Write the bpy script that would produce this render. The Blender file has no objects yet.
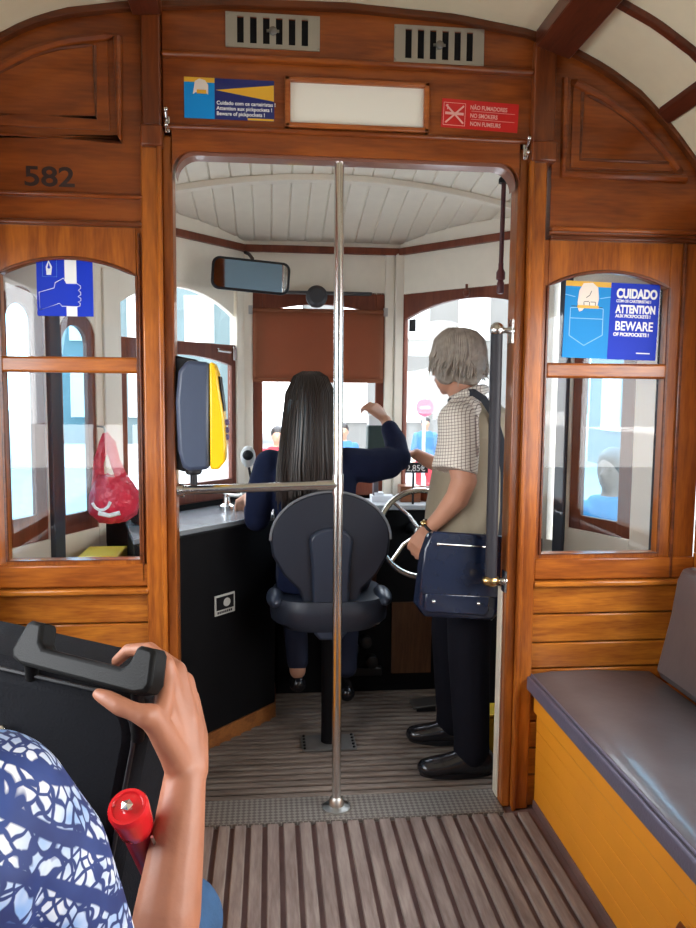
import bpy, bmesh, math, random
from mathutils import Vector, Matrix
random.seed(7)
R = math.radians
PI = math.pi
scene = bpy.context.scene
col = scene.collection

# ------------------------------------------------------------------ camera, sky, light, exposure
cam = bpy.data.cameras.new('camera'); cam_o = bpy.data.objects.new('camera', cam); col.objects.link(cam_o)
PITCH, YAW, ROLL = R(5.4), R(5.8), R(0.5)
Fv = Vector((math.sin(YAW)*math.cos(PITCH), math.cos(YAW)*math.cos(PITCH), -math.sin(PITCH)))
R0 = Vector((math.cos(YAW), -math.sin(YAW), 0)); U0 = R0.cross(Fv)
Rv = R0*math.cos(ROLL) + U0*math.sin(ROLL); Uv = -R0*math.sin(ROLL) + U0*math.cos(ROLL)
cm = Matrix((Rv, Uv, -Fv)).transposed().to_4x4(); cm.translation = Vector((0, -2.6, 1.5))
cam_o.matrix_world = cm
cam.sensor_fit = 'HORIZONTAL'; cam.sensor_width = 36; cam.lens = 770/696*36
cam.clip_start = 0.02; cam.clip_end = 300
scene.camera = cam_o
scene.view_settings.view_transform = 'Standard'; scene.view_settings.look = 'None'
scene.view_settings.exposure = 0.0; scene.view_settings.gamma = 1.0
world = bpy.data.worlds.new('sky'); scene.world = world; world.use_nodes = True
wn = world.node_tree.nodes; wl = world.node_tree.links
bg = wn['Background']; bg.inputs[1].default_value = 9.0
tcw = wn.new('ShaderNodeTexCoord'); sep = wn.new('ShaderNodeSeparateXYZ'); rw = wn.new('ShaderNodeValToRGB')
wl.new(tcw.outputs['Generated'], sep.inputs[0]); wl.new(sep.outputs['Z'], rw.inputs[0]); wl.new(rw.outputs[0], bg.inputs[0])
rw.color_ramp.elements[0].position = 0.0; rw.color_ramp.elements[0].color = (1, .985, .96, 1)
rw.color_ramp.elements[1].position = 0.8; rw.color_ramp.elements[1].color = (.84, .91, 1, 1)

def area(name, loc, target, sx, sy, power, color=(1, 1, 1)):
    l = bpy.data.lights.new(name, 'AREA'); l.shape = 'RECTANGLE'; l.size = sx; l.size_y = sy; l.energy = power; l.color = color
    o = bpy.data.objects.new(name, l); col.objects.link(o); o.location = loc
    o.rotation_euler = (Vector(target)-Vector(loc)).to_track_quat('-Z', 'Y').to_euler()
    return o
# daylight coming in through the saloon's side windows
area('daylight_right', (2.2, -1.9, 1.75), (-.4, -1.6, 1.3), 2.6, 1.0, 64, (1, .97, .93))
area('daylight_left', (-1.7, -1.9, 1.75), (.9, -1.5, 1.3), 2.6, 1.0, 50, (.93, .97, 1))

# ------------------------------------------------------------------ helpers
def tag(o, label=None, cat=None, group=None, kind=None):
    if label: o['label'] = label
    if cat: o['category'] = cat
    if group: o['group'] = group
    if kind: o['kind'] = kind
    return o
def empty(name, loc=(0, 0, 0), label=None, cat=None, group=None, kind=None):
    o = bpy.data.objects.new(name, None); col.objects.link(o); o.location = loc; o.empty_display_size = .05
    return tag(o, label, cat, group, kind)
def origin_of(o):
    t = Vector((0, 0, 0))
    while o is not None: t += Vector(o.location) if o.type == 'EMPTY' else Vector((0, 0, 0)); o = o.parent
    return t
def make(name, bm, mat, parent=None, smooth=True, bevel=0, label=None, ang=40):
    bmesh.ops.recalc_face_normals(bm, faces=bm.faces)
    me = bpy.data.meshes.new(name); bm.to_mesh(me); bm.free()
    return finish(name, me, mat, parent, smooth, bevel, label, ang)
def finish(name, me, mat, parent=None, smooth=True, bevel=0, label=None, ang=40):
    o = bpy.data.objects.new(name, me); col.objects.link(o)
    if not isinstance(mat, (list, tuple)): mat = [mat]
    for m in mat: me.materials.append(m)
    if smooth:
        me.shade_smooth()
        me.set_sharp_from_angle(angle=R(ang))
    if bevel:
        b = o.modifiers.new('bevel', 'BEVEL'); b.width = bevel; b.segments = 2; b.limit_method = 'ANGLE'; b.angle_limit = R(50)
        b.harden_normals = False
    if parent is not None:
        o.parent = parent; o.matrix_parent_inverse = Matrix.Translation(-origin_of(parent))
    if label: o['label'] = label
    return o
def B(): return bmesh.new()
def vs(bm, pts, M=None): return [bm.verts.new((M @ Vector(p)) if M is not None else Vector(p)) for p in pts]
def box(bm, x0, x1, y0, y1, z0, z1, M=None):
    v = vs(bm, [(x0,y0,z0),(x1,y0,z0),(x1,y1,z0),(x0,y1,z0),(x0,y0,z1),(x1,y0,z1),(x1,y1,z1),(x0,y1,z1)], M)
    for f in ((0,1,2,3),(4,5,6,7),(0,1,5,4),(1,2,6,5),(2,3,7,6),(3,0,4,7)): bm.faces.new([v[i] for i in f])
    return bm
def mbox(x0, x1, y0, y1, z0, z1, M=None): return box(B(), x0, x1, y0, y1, z0, z1, M)
def prism(bm, pts, y0, y1, M=None):          # pts in (x,z), extruded along y
    a = vs(bm, [(p[0], y0, p[1]) for p in pts], M); b = vs(bm, [(p[0], y1, p[1]) for p in pts], M)
    n = len(pts); bm.faces.new(a); bm.faces.new(b[::-1])
    for i in range(n): bm.faces.new([a[i], a[(i+1) % n], b[(i+1) % n], b[i]])
    return bm
def zprism(bm, pts, z0, z1):                 # pts in (x,y), extruded along z
    a = vs(bm, [(p[0], p[1], z0) for p in pts]); b = vs(bm, [(p[0], p[1], z1) for p in pts])
    n = len(pts); bm.faces.new(a); bm.faces.new(b[::-1])
    for i in range(n): bm.faces.new([a[i], a[(i+1) % n], b[(i+1) % n], b[i]])
    return bm
def strip(bm, bot, top, y0, y1, M=None):     # two polylines (x,z) of equal length joined by quads, given thickness
    n = len(bot)
    g = [[vs(bm, [(p[0], y, p[1]) for p in L], M) for L in (bot, top)] for y in (y0, y1)]
    for i in range(n-1):
        bm.faces.new([g[0][0][i], g[0][0][i+1], g[0][1][i+1], g[0][1][i]])
        bm.faces.new([g[1][0][i], g[1][0][i+1], g[1][1][i+1], g[1][1][i]])
        bm.faces.new([g[0][0][i], g[0][0][i+1], g[1][0][i+1], g[1][0][i]])
        bm.faces.new([g[0][1][i], g[0][1][i+1], g[1][1][i+1], g[1][1][i]])
    for i in (0, n-1): bm.faces.new([g[0][0][i], g[0][1][i], g[1][1][i], g[1][0][i]])
    return bm
def tube(bm, pts, r, n=12, closed=False, caps=True, flat=1.0, up=None):
    P = [Vector(p) for p in pts]; m = len(P); rings = []
    rr = r if isinstance(r, (list, tuple)) else [r]*m
    prev = None
    for i in range(m):
        if closed: t = (P[(i+1) % m]-P[i-1])
        else: t = P[min(i+1, m-1)]-P[max(i-1, 0)]
        t.normalize()
        if prev is None:
            a = Vector(up) if up else (Vector((0, 0, 1)) if abs(t.z) < .9 else Vector((1, 0, 0)))
        else: a = prev
        u = (a - t*a.dot(t)).normalized(); w = t.cross(u); prev = u
        rings.append([bm.verts.new(P[i] + (u*math.cos(2*PI*k/n)*flat + w*math.sin(2*PI*k/n))*rr[i]) for k in range(n)])
    for i in range(m if closed else m-1):
        a, b = rings[i], rings[(i+1) % m]
        for k in range(n): bm.faces.new([a[k], a[(k+1) % n], b[(k+1) % n], b[k]])
    if caps and not closed:
        bm.faces.new(rings[0]); bm.faces.new(rings[-1][::-1])
    return bm
def ball(bm, c, r, s=(1, 1, 1), n=16, M=None):
    q = bmesh.ops.create_uvsphere(bm, u_segments=n, v_segments=max(6, n//2+2), radius=r)['verts']
    for v in q:
        p = Vector((v.co.x*s[0], v.co.y*s[1], v.co.z*s[2]))
        if M is not None: p = M @ p
        v.co = p + Vector(c)
    return bm
def lathe(bm, prof, c, axis='z', n=24):      # prof: (radius, height)
    rings = []
    for r_, h in prof:
        ring = []
        for k in range(n):
            a = 2*PI*k/n; x, y = r_*math.cos(a), r_*math.sin(a)
            p = {'z': (x, y, h), 'y': (x, h, y), 'x': (h, x, y)}[axis]
            ring.append(bm.verts.new(Vector(c)+Vector(p)))
        rings.append(ring)
    for a, b in zip(rings, rings[1:]):
        for k in range(n): bm.faces.new([a[k], a[(k+1) % n], b[(k+1) % n], b[k]])
    bm.faces.new(rings[0]); bm.faces.new(rings[-1][::-1])
    return bm
def loft(bm, secs, n=24, pw=1.0):            # secs: (x,y,z, rx, ry, angle)  horizontal superellipses
    rings = []
    for (x, y, z, rx, ry, a) in secs:
        ring = []
        for k in range(n):
            th = 2*PI*k/n; c, s = math.cos(th), math.sin(th)
            px = rx*math.copysign(abs(c)**pw, c); py = ry*math.copysign(abs(s)**pw, s)
            ring.append(bm.verts.new((x+px*math.cos(a)-py*math.sin(a), y+px*math.sin(a)+py*math.cos(a), z)))
        rings.append(ring)
    for a, b in zip(rings, rings[1:]):
        for k in range(n): bm.faces.new([a[k], a[(k+1) % n], b[(k+1) % n], b[k]])
    bm.faces.new(rings[0]); bm.faces.new(rings[-1][::-1])
    return bm
def limb(bm, pts, n=14):                     # pts: (x,y,z,r) - tapered, rounded chain
    for p in pts: ball(bm, p[:3], p[3], n=n)
    tube(bm, [p[:3] for p in pts], [p[3] for p in pts], n=n)
    return bm
def fuse(name, bm, mat, parent, voxel=.008, smooth=4, label=None):   # overlapping shapes -> one continuous skin
    me = bpy.data.meshes.new('tmp'); bmesh.ops.recalc_face_normals(bm, faces=bm.faces); bm.to_mesh(me); bm.free()
    o = bpy.data.objects.new('tmp', me); col.objects.link(o)
    m = o.modifiers.new('r', 'REMESH'); m.mode = 'VOXEL'; m.voxel_size = voxel; m.use_smooth_shade = True
    s = o.modifiers.new('s', 'SMOOTH'); s.iterations = smooth; s.factor = .5
    dg = bpy.context.evaluated_depsgraph_get(); dg.update()
    me2 = bpy.data.meshes.new_from_object(o.evaluated_get(dg)); me2.name = name
    bpy.data.objects.remove(o)
    ob = finish(name, me2, mat, parent, True, 0, label, 180)
    return ob
def text(name, s, size, mat, parent, loc, bold=0.0, align='LEFT', rotz=0, tilt=0, wide=1.0, ext=.0004):
    c = bpy.data.curves.new('t', 'FONT'); c.body = s; c.size = size; c.offset = bold; c.extrude = ext; c.align_x = align; c.space_character = 1.0
    o = bpy.data.objects.new('t', c); col.objects.link(o)
    dg = bpy.context.evaluated_depsgraph_get(); dg.update()
    me = bpy.data.meshes.new_from_object(o.evaluated_get(dg)); me.name = name
    bpy.data.objects.remove(o)
    me.transform(Matrix.Translation(loc) @ Matrix.Rotation(rotz, 4, 'Z') @ Matrix.Rotation(tilt, 4, 'Y') @ Matrix.Rotation(R(90), 4, 'X') @ Matrix.Diagonal((wide, 1, 1, 1)))
    return finish(name, me, mat, parent, False)
def copy_tree(o, parent=None):
    c = o.copy(); col.objects.link(c)
    if parent is not None: c.parent = parent
    for ch in [x for x in scene.objects if x.parent == o]: copy_tree(ch, c)
    return c

# ------------------------------------------------------------------ materials
def nmat(name):
    m = bpy.data.materials.new(name); m.use_nodes = True
    return m, m.node_tree.nodes, m.node_tree.links, m.node_tree.nodes['Principled BSDF']
def plain(name, c, rough=.5, metal=0, coat=0, noise=0, nscale=20, bump=0, bscale=200, spec=.5, sheen=0):
    m, n, l, p = nmat(name)
    p.inputs['Base Color'].default_value = (*c, 1); p.inputs['Roughness'].default_value = rough; p.inputs['Metallic'].default_value = metal
    p.inputs['Coat Weight'].default_value = coat; p.inputs['Specular IOR Level'].default_value = spec
    p.inputs['Sheen Weight'].default_value = sheen
    tc = n.new('ShaderNodeTexCoord')
    nz = n.new('ShaderNodeTexNoise'); nz.inputs['Scale'].default_value = nscale; nz.inputs['Detail'].default_value = 4
    l.new(tc.outputs['Object'], nz.inputs['Vector'])
    if noise:
        mx = n.new('ShaderNodeMix'); mx.data_type = 'RGBA'
        mx.inputs[6].default_value = (*[v*(1-noise) for v in c], 1); mx.inputs[7].default_value = (*[min(1, v*(1+noise)) for v in c], 1)
        l.new(nz.outputs['Fac'], mx.inputs[0]); l.new(mx.outputs[2], p.inputs['Base Color'])
    if bump:
        nb = n.new('ShaderNodeTexNoise'); nb.inputs['Scale'].default_value = bscale; nb.inputs['Detail'].default_value = 3
        l.new(tc.outputs['Object'], nb.inputs['Vector'])
        b = n.new('ShaderNodeBump'); b.inputs['Strength'].default_value = bump; b.inputs['Distance'].default_value = .002
        l.new(nb.outputs['Fac'], b.inputs['Height']); l.new(b.outputs[0], p.inputs['Normal'])
    return m
def wood(name, c1, c2, axis='x', rough=.28, coat=.35, dist=5.0, sc=1.0, c3=None):
    m, n, l, p = nmat(name)
    tc = n.new('ShaderNodeTexCoord'); mp = n.new('ShaderNodeMapping'); l.new(tc.outputs['Object'], mp.inputs[0])
    s = {'x': (1.4, 12, 12), 'y': (12, 1.4, 12), 'z': (12, 12, 1.4)}[axis]
    mp.inputs['Scale'].default_value = [v*sc for v in s]
    nz = n.new('ShaderNodeTexNoise'); nz.inputs['Scale'].default_value = 1.0; nz.inputs['Detail'].default_value = 3; nz.inputs['Distortion'].default_value = .6
    l.new(mp.outputs[0], nz.inputs['Vector'])
    mt = n.new('ShaderNodeMath'); mt.operation = 'MULTIPLY'; mt.inputs[1].default_value = dist*4; l.new(nz.outputs['Fac'], mt.inputs[0])
    sn = n.new('ShaderNodeMath'); sn.operation = 'SINE'; l.new(mt.outputs[0], sn.inputs[0])
    mr = n.new('ShaderNodeMapRange'); mr.inputs[1].default_value = -1; mr.inputs[2].default_value = 1; l.new(sn.outputs[0], mr.inputs[0])
    mp2 = n.new('ShaderNodeMapping'); l.new(tc.outputs['Object'], mp2.inputs[0]); mp2.inputs['Scale'].default_value = [v*sc*9 for v in s]
    n2 = n.new('ShaderNodeTexNoise'); n2.inputs['Scale'].default_value = 1.2; n2.inputs['Detail'].default_value = 4; l.new(mp2.outputs[0], n2.inputs['Vector'])
    av = n.new('ShaderNodeMath'); av.operation = 'MULTIPLY_ADD'; av.inputs[1].default_value = .30; l.new(mr.outputs[0], av.inputs[0])
    ml = n.new('ShaderNodeMath'); ml.operation = 'MULTIPLY'; ml.inputs[1].default_value = .7; l.new(n2.outputs['Fac'], ml.inputs[0]); l.new(ml.outputs[0], av.inputs[2])
    rp = n.new('ShaderNodeValToRGB'); rp.color_ramp.elements[0].position = .2; rp.color_ramp.elements[1].position = .75
    rp.color_ramp.elements[0].color = (*c2, 1); rp.color_ramp.elements[1].color = (*c1, 1)
    l.new(av.outputs[0], rp.inputs[0])
    n3 = n.new('ShaderNodeTexNoise'); n3.inputs['Scale'].default_value = 3; n3.inputs['Detail'].default_value = 3; l.new(tc.outputs['Object'], n3.inputs['Vector'])
    mr3 = n.new('ShaderNodeMapRange'); mr3.inputs[1].default_value = .35; mr3.inputs[2].default_value = .75; mr3.inputs[4].default_value = .55; l.new(n3.outputs['Fac'], mr3.inputs[0])
    mx = n.new('ShaderNodeMix'); mx.data_type = 'RGBA'; mx.inputs[7].default_value = (*c2, 1)
    l.new(mr3.outputs[0], mx.inputs[0]); l.new(rp.outputs[0], mx.inputs[6]); l.new(mx.outputs[2], p.inputs['Base Color'])
    p.inputs['Roughness'].default_value = rough; p.inputs['Coat Weight'].default_value = coat; p.inputs['Coat Roughness'].default_value = .15
    p.inputs['Specular IOR Level'].default_value = .35
    b = n.new('ShaderNodeBump'); b.inputs['Strength'].default_value = .15; b.inputs['Distance'].default_value = .002
    l.new(n2.outputs['Fac'], b.inputs['Height']); l.new(b.outputs[0], p.inputs['Normal'])
    return m
def glass(name, tint=(1, 1, 1), refl=1.0):
    m, n, l, p = nmat(name); n.remove(p)
    out = n['Material Output']; tr = n.new('ShaderNodeBsdfTransparent'); tr.inputs[0].default_value = (*tint, 1)
    gl = n.new('ShaderNodeBsdfGlossy'); gl.inputs['Roughness'].default_value = .02
    lw = n.new('ShaderNodeLayerWeight'); pw_ = n.new('ShaderNodeMath'); pw_.operation = 'POWER'; pw_.inputs[1].default_value = 4; l.new(lw.outputs['Facing'], pw_.inputs[0])
    mt = n.new('ShaderNodeMath'); mt.operation = 'MULTIPLY_ADD'; mt.inputs[1].default_value = .5*refl; mt.inputs[2].default_value = .03*refl; l.new(pw_.outputs[0], mt.inputs[0])
    mx = n.new('ShaderNodeMixShader'); l.new(mt.outputs[0], mx.inputs[0]); l.new(tr.outputs[0], mx.inputs[1]); l.new(gl.outputs[0], mx.inputs[2])
    l.new(mx.outputs[0], out.inputs[0])
    return m
OR1, OR2 = (.50, .145, .016), (.20, .045, .007)
w_x = wood('varnished_wood_across', OR1, OR2, 'x')
w_z = wood('varnished_wood_upright', OR1, OR2, 'z')
w_hx = wood('header_wood', (.37, .092, .013), (.16, .032, .006), 'x', sc=.8)
w_plank = wood('plank_wood', (.60, .205, .022), (.26, .065, .009), 'x', sc=1.3)
w_ez = wood('door_edge_wood', (.42, .12, .018), (.17, .04, .007), 'z')
w_dz = wood('dark_post_wood', (.27, .065, .013), (.10, .022, .006), 'z')
w_dx = wood('dark_trim_wood', (.20, .05, .012), (.07, .018, .006), 'x')
w_dy = wood('dark_beam_wood', (.16, .035, .014), (.07, .015, .007), 'y')
w_cab = wood('cab_frame_wood', (.22, .055, .022), (.12, .026, .011), 'z', rough=.45, coat=.1)
cream = plain('cream_paint', (.84, .75, .52), .5, noise=.05)
white = plain('white_paint', (.84, .775, .65), .45, noise=.05, bump=.15, bscale=60)
slat = wood('worn_floor_slats', (.33, .27, .235), (.16, .115, .10), 'y', rough=.7, coat=0)
slat_x = wood('worn_cab_slats', (.25, .20, .165), (.11, .08, .065), 'x', rough=.7, coat=0)
floor_red = plain('worn_red_floor_paint', (.15, .080, .070), .7, noise=.4, nscale=9)
chrome = plain('polished_steel', (.72, .71, .68), .2, 1, noise=.04)
steel = plain('brushed_steel', (.50, .49, .46), .38, 1, noise=.1)
brass = plain('brass', (.55, .40, .18), .25, 1)
black = plain('black_plastic', (.008, .008, .010), .45, bump=.2, spec=.35)
blackm = plain('black_matt_paint', (.004, .004, .005), .6, noise=.3, spec=.15)
dgrey = plain('dark_grey_vinyl_wrap', (.030, .028, .034), .55, bump=.3, spec=.3)
orange = plain('orange_painted_board', (.76, .29, .018), .42, noise=.12, nscale=5, coat=.1)
vinyl = plain('grey_leather_seat', (.085, .073, .075), .3, noise=.25, nscale=6, bump=.7, bscale=14, coat=.25)
vinyl2 = plain('grey_leather_edge', (.115, .105, .15), .35, noise=.15, nscale=10, bump=.4, bscale=120)
blind_m = plain('brown_blind_cloth', (.26, .085, .036), .8, noise=.12, nscale=8, bump=.4, bscale=90)
pane_m = glass('window_glass', (.97, .985, 1))
pane_b = glass('cab_side_glass', (.62, .84, .95))
asphalt = plain('street_paving', (.42, .43, .42), .9, noise=.15, nscale=1)

n_, l_ = blind_m.node_tree.nodes, blind_m.node_tree.links
tl = n_.new('ShaderNodeBsdfTranslucent'); tl.inputs[0].default_value = (.40, .11, .04, 1); mxs = n_.new('ShaderNodeMixShader'); mxs.inputs[0].default_value = .3
l_.new(n_['Principled BSDF'].outputs[0], mxs.inputs[1]); l_.new(tl.outputs[0], mxs.inputs[2]); l_.new(mxs.outputs[0], n_['Material Output'].inputs[0])
# ------------------------------------------------------------------ ceiling profile of the saloon (x, z)
PROF = [(-1.02, 2.47), (-.93, 2.53), (-.833, 2.582), (-.742, 2.632), (-.635, 2.67), (-.452, 2.70), (-.1, 2.728), (.245, 2.735), (.6, 2.72), (.858, 2.685), (.986, 2.645), (1.12, 2.585), (1.246, 2.507), (1.36, 2.40), (1.458, 2.285), (1.54, 2.17)]
def pz(x):
    for (a, za), (b, zb) in zip(PROF, PROF[1:]):
        if a <= x <= b: return za+(zb-za)*(x-a)/(b-a)
    return PROF[0][1] if x < PROF[0][0] else PROF[-1][1]
def psamp(x0, x1, step=.05):
    n = max(1, int((x1-x0)/step)); return [x0+(x1-x0)*i/n for i in range(n+1)]
XL, XR = -1.0, 1.52
# ------------------------------------------------------------------ bulkhead (the wall with the doorway)
wf = empty('wall_front', (.26, 0, 0), kind='structure')
def wp(name, bm, mat, bevel=.003, parent=wf, **k): return make(name, bm, mat, parent, bevel=bevel, **k)
# plank zone under windows
for (x0, x1) in ((XL, -.405), (.925, XR)):
    z = .0; hs = [.12, .10, .10, .095, .10, .095, .105, .105]
    bm = B()
    for h in hs:
        box(bm, x0, x1, -.002, .05, z+.002, z+h-.003); z += h
    wp('wall_planks', bm, w_plank, .004)
    wp('sill_ledge', mbox(x0, x1, -.030, .05, .818, .838), w_plank, .006)
# door posts
for (xa, xb, side) in ((-.41, -.312, -1), (.832, .955, 1)):
    bm = B(); inner = xb if side < 0 else xa; outer = xa if side < 0 else xb
    lo, hi = (xa, xb-.034) if side < 0 else (xa+.034, .926)
    wp('door_post', mbox(lo, hi, -.022, .065, 0, 2.31), w_z, .006)
    lo, hi = (xb-.034, xb) if side < 0 else (xa, xa+.034)
    wp('door_edge_trim', mbox(lo, hi, -.004, .08, 0, 2.31), w_ez, .006)
    a = (xb-.042, xb-.034) if side < 0 else (xa+.034, xa+.042)
    wp('door_post_bead', mbox(a[0]-.004, a[1]+.004, -.036, -.02, 0, 2.27), w_z, .005)
    # upper post with small capital
    wp('upper_post', mbox(xa+.008, xb-.03, -.03, .05, 2.33, min(pz(xa), pz(xb))-.004) if side < 0 else mbox(xa+.035, xb-.012, -.03, .05, 2.33, min(pz(xa), pz(xb))-.004), w_dz, .006)
    wp('post_capital', mbox(xa+.004, xb-.026, -.045, .05, 2.265, 2.33) if side < 0 else mbox(xa+.03, xb-.006, -.045, .05, 2.265, 2.33), w_dz, .006)
wp('door_inner_lining', mbox(.824, .8315, .03, .08, .02, .80), plain('cream_door_edge', (.62, .55, .44), .45, noise=.15), .003)
# door header, underside with rounded corners
def header_bottom(x0, x1, z, r):
    pts = []
    for i in range(9):
        a = PI*.5*i/8; pts.append((x0 + r - r*math.cos(a), z - r + r*math.sin(a)))
    for i in range(9):
        a = PI*.5*(8-i)/8; pts.append((x1 - r + r*math.cos(a), z - r + r*math.sin(a)))
    return pts
hb = header_bottom(-.312, .832, 2.262, .07)
wp('door_header', strip(B(), hb, [(p[0], 2.335) for p in hb], -.012, .06), w_hx, .003)
hb2 = header_bottom(-.302, .822, 2.252, .07)
wp('door_header_lining', strip(B(), hb2, [(p[0], p[1]+.014) for p in hb2], .0, .065), plain('header_edge_paint', (.26, .11, .075), .28, .2, coat=.3), 0)
wp('sign_board', mbox(-.34, .87, -.002, .05, 2.335, 2.55), w_hx, .003)
wp('header_moulding', mbox(-.34, .87, -.028, .05, 2.545, 2.565), w_hx, .008)
wp('header_moulding', mbox(-.34, .87, -.022, .05, 2.325, 2.343), w_hx, .008)
xs = psamp(-.34, .87)
wp('ventilation_board', strip(B(), [(x, 2.565) for x in xs], [(x, pz(x)) for x in xs], -.006, .05), w_hx, .002)
# upper side panels
def upper_side(x0, x1, zb):
    xs = psamp(x0, x1)
    wp('upper_panel', strip(B(), [(x, zb) for x in xs], [(x, pz(x)) for x in xs], -.002, .05), w_hx, .002)
upper_side(XL, -.405, 2.03); upper_side(.945, XR, 2.03)
for x0, x1 in ((XL, -.405), (.945, XR)):
    wp('upper_moulding', mbox(x0, x1, -.024, .05, 2.105 if x0 < 0 else 2.045, 2.118 if x0 < 0 else 2.062), w_hx, .006)
    wp('window_head_moulding', mbox(x0, x1, -.02, .05, 2.018, 2.035), w_dx, .006)
def ring_mould(outer, depth, mat, name, t=.022, closed=True):
    bm = B(); tube(bm, [(p[0], -depth*.3, p[1]) for p in outer], t*.5, n=8, closed=closed); return wp(name, bm, mat, 0)
def arch_panel(xi, xo, zb, off, inner_h):
    xs = [xi+(xo-xi)*i/14 for i in range(15)]
    top = [(x, max(zb+.0, min(pz(x)-off, inner_h - .0))) for x in xs]
    pts = [(xi, zb)] + top + ([(xo, zb)] if top[-1][1] > zb+.01 else [])
    ring_mould(pts, .02, w_hx, 'arched_moulding', .03)
    cx = sum(p[0] for p in pts)/len(pts); cz = sum(p[1] for p in pts)/len(pts)
    p2 = [(cx+(p[0]-cx)*.72, cz+(p[1]-cz)*.70) for p in pts]
    ring_mould(p2, .02, w_dx, 'arched_moulding', .014)
    p3 = [(cx+(p[0]-cx)*.88, cz+(p[1]-cz)*.87) for p in pts]
    wp('arched_panel', prism(B(), p3, -.008, .0), w_hx, .002)
arch_panel(-.475, -.985, 2.29, .09, 2.60)
arch_panel(.985, 1.42, 2.235, .10, 2.575)
wp('ceiling_trim', strip(B(), [(x, pz(x)-.022) for x in psamp(-1.02, 1.54)], [(x, pz(x)) for x in psamp(-1.02, 1.54)], -.03, .0), w_dx, .003)
xs = psamp(XL, XR); wp('upper_backing', strip(B(), [(x, 2.264) for x in xs], [(x, pz(x)+.01) for x in xs], .03, .062), w_hx, 0)
# the bulkhead windows
def arch_pts(u0, u1, zs, zt, n=16):
    h = zt-zs; w = (u1-u0)/2; r = (w*w+h*h)/(2*h); c = (u0+u1)/2; out = []
    for i in range(n+1):
        u = u0+(u1-u0)*i/n; out.append((u, zt-r+math.sqrt(max(0, r*r-(u-c)**2))))
    return out
def frame_ring(bm, u0, u1, z0, z1, g0, g1, gz0, gzs, gzt, t0, t1, M=None):
    box(bm, u0, g0, t0, t1, z0, z1, M); box(bm, g1, u1, t0, t1, z0, z1, M); box(bm, g0, g1, t0, t1, z0, gz0, M)
    a = arch_pts(g0, g1, gzs, gzt); strip(bm, a, [(p[0], z1) for p in a], t0, t1, M)
    return bm
def bead_ring(bm, g0, g1, gz0, gzs, gzt, t, r=.006, M=None, zr=None):
    a = arch_pts(g0, g1, gzs, gzt)
    pts = [(g0, t, gz0)] + [(p[0], t, p[1]) for p in a] + [(g1, t, gz0)]
    if M is not None: pts = [M @ Vector(p) for p in pts]
    tube(bm, pts, r, n=6, closed=True)
def saloon_window(name, u0, u1, g0, g1):
    w = empty(name, ((g0+g1)/2, 0, .93), kind='structure')
    make('window_frame', frame_ring(B(), u0, u1, .838, 2.02, g0, g1, .932, 1.865, 1.918, .0, .05), w_z, w, bevel=.003)
    make('window_bead', (lambda b: (bead_ring(b, g0, g1, .932, 1.865, 1.918, -.001), b)[1])(B()), w_dx, w)
    make('middle_rail', mbox(g0, g1, -.008, .045, 1.552, 1.604), w_x, w, bevel=.008)
    make('bottom_rail', mbox(u0, u1, -.012, .0, .842, .918), w_x, w, bevel=.006)
    a = arch_pts(g0, g1, 1.865, 1.918)
    bm = B(); strip(bm, [(p[0], 1.60) for p in a], a, .022, .026); box(bm, g0, g1, .022, .026, .93, 1.555)
    make('pane', bm, pane_m, w, smooth=False)
    return w
win1 = saloon_window('window_1', XL, -.405, -.862, -.430)
win2 = saloon_window('window_2', .925, XR, .947, 1.384)
bm = mbox(-.425, -.418, -.012, .0, .86, 2.0); make('stile_moulding', bm, w_dx, wf, bevel=.002)
wp('stile_moulding', mbox(1.425, 1.437, -.014, .0, .842, 2.02), w_dx, .004)

# ------------------------------------------------------------------ saloon: side walls, rear wall, ceiling, floor
YB = -5.2
def side_wall(name, x, sgn):
    w = empty(name, (x, -2.5, 0), kind='structure')
    x0, x1 = (x, x+.05*sgn); a, b = min(x0, x1), max(x0, x1)
    make('lower_wall', mbox(a, b, YB, 0, 0, .93), w_plank, w)
    make('upper_wall', mbox(a, b, YB, 0, 1.92, 2.50 if sgn < 0 else 2.22), w_hx, w)
    y = 0
    ys = [(-.28, 0), (-1.22, -1.12), (-2.16, -2.06), (-3.10, -3.0), (-4.04, -3.94), (YB, -4.9)]
    for (y0, y1) in ys: make('window_pillar', mbox(a, b, y0, y1, .93, 1.92), w_z, w, bevel=.004)
    return w
side_wall('wall_left', XL, -1); side_wall('wall_right', XR, 1)
make('wall_back', mbox(XL, XR, YB-.05, YB, 0, 2.75), w_hx).__setitem__('kind', 'structure')
ce = make('ceiling', strip(B(), [(x, pz(x)) for x in psamp(-1.02, 1.54)], [(x, pz(x)+.03) for x in psamp(-1.02, 1.54)], YB, .05), cream)
ce['kind'] = 'structure'
tn = 1
def trim(bm, mat, bevel=.004):
    global tn
    o = make('trim_%d' % tn, bm, mat, None, bevel=bevel); o['kind'] = 'structure'; tn += 1
for (xa, xb, dp) in ((.868, .985, .05), (-.425, -.335, .045), (1.30, 1.335, .02)):
    xs = psamp(xa, xb, .02); trim(strip(B(), [(x, pz(x)-dp) for x in xs], [(x, pz(x)+.002) for x in xs], YB, -.03), w_dy)
for y in (-.33, -.78, -1.23, -1.68):
    for (a, b) in ((-1.0, -.425), (.985, 1.52)):
        xs = psamp(a, b, .04); trim(strip(B(), [(x, pz(x)-.02) for x in xs], [(x, pz(x)+.002) for x in xs], y-.028, y), w_dy, .003)
    xs = psamp(-.335, .868, .04)
    if y < -.7: trim(strip(B(), [(x, pz(x)-.02) for x in xs], [(x, pz(x)+.002) for x in xs], y-.03, y), w_dy, .003)
fl = make('floor', mbox(XL, XR, YB, .06, -.05, -.002), floor_red, None); fl['kind'] = 'structure'
bm = B(); x = -.40
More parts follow.
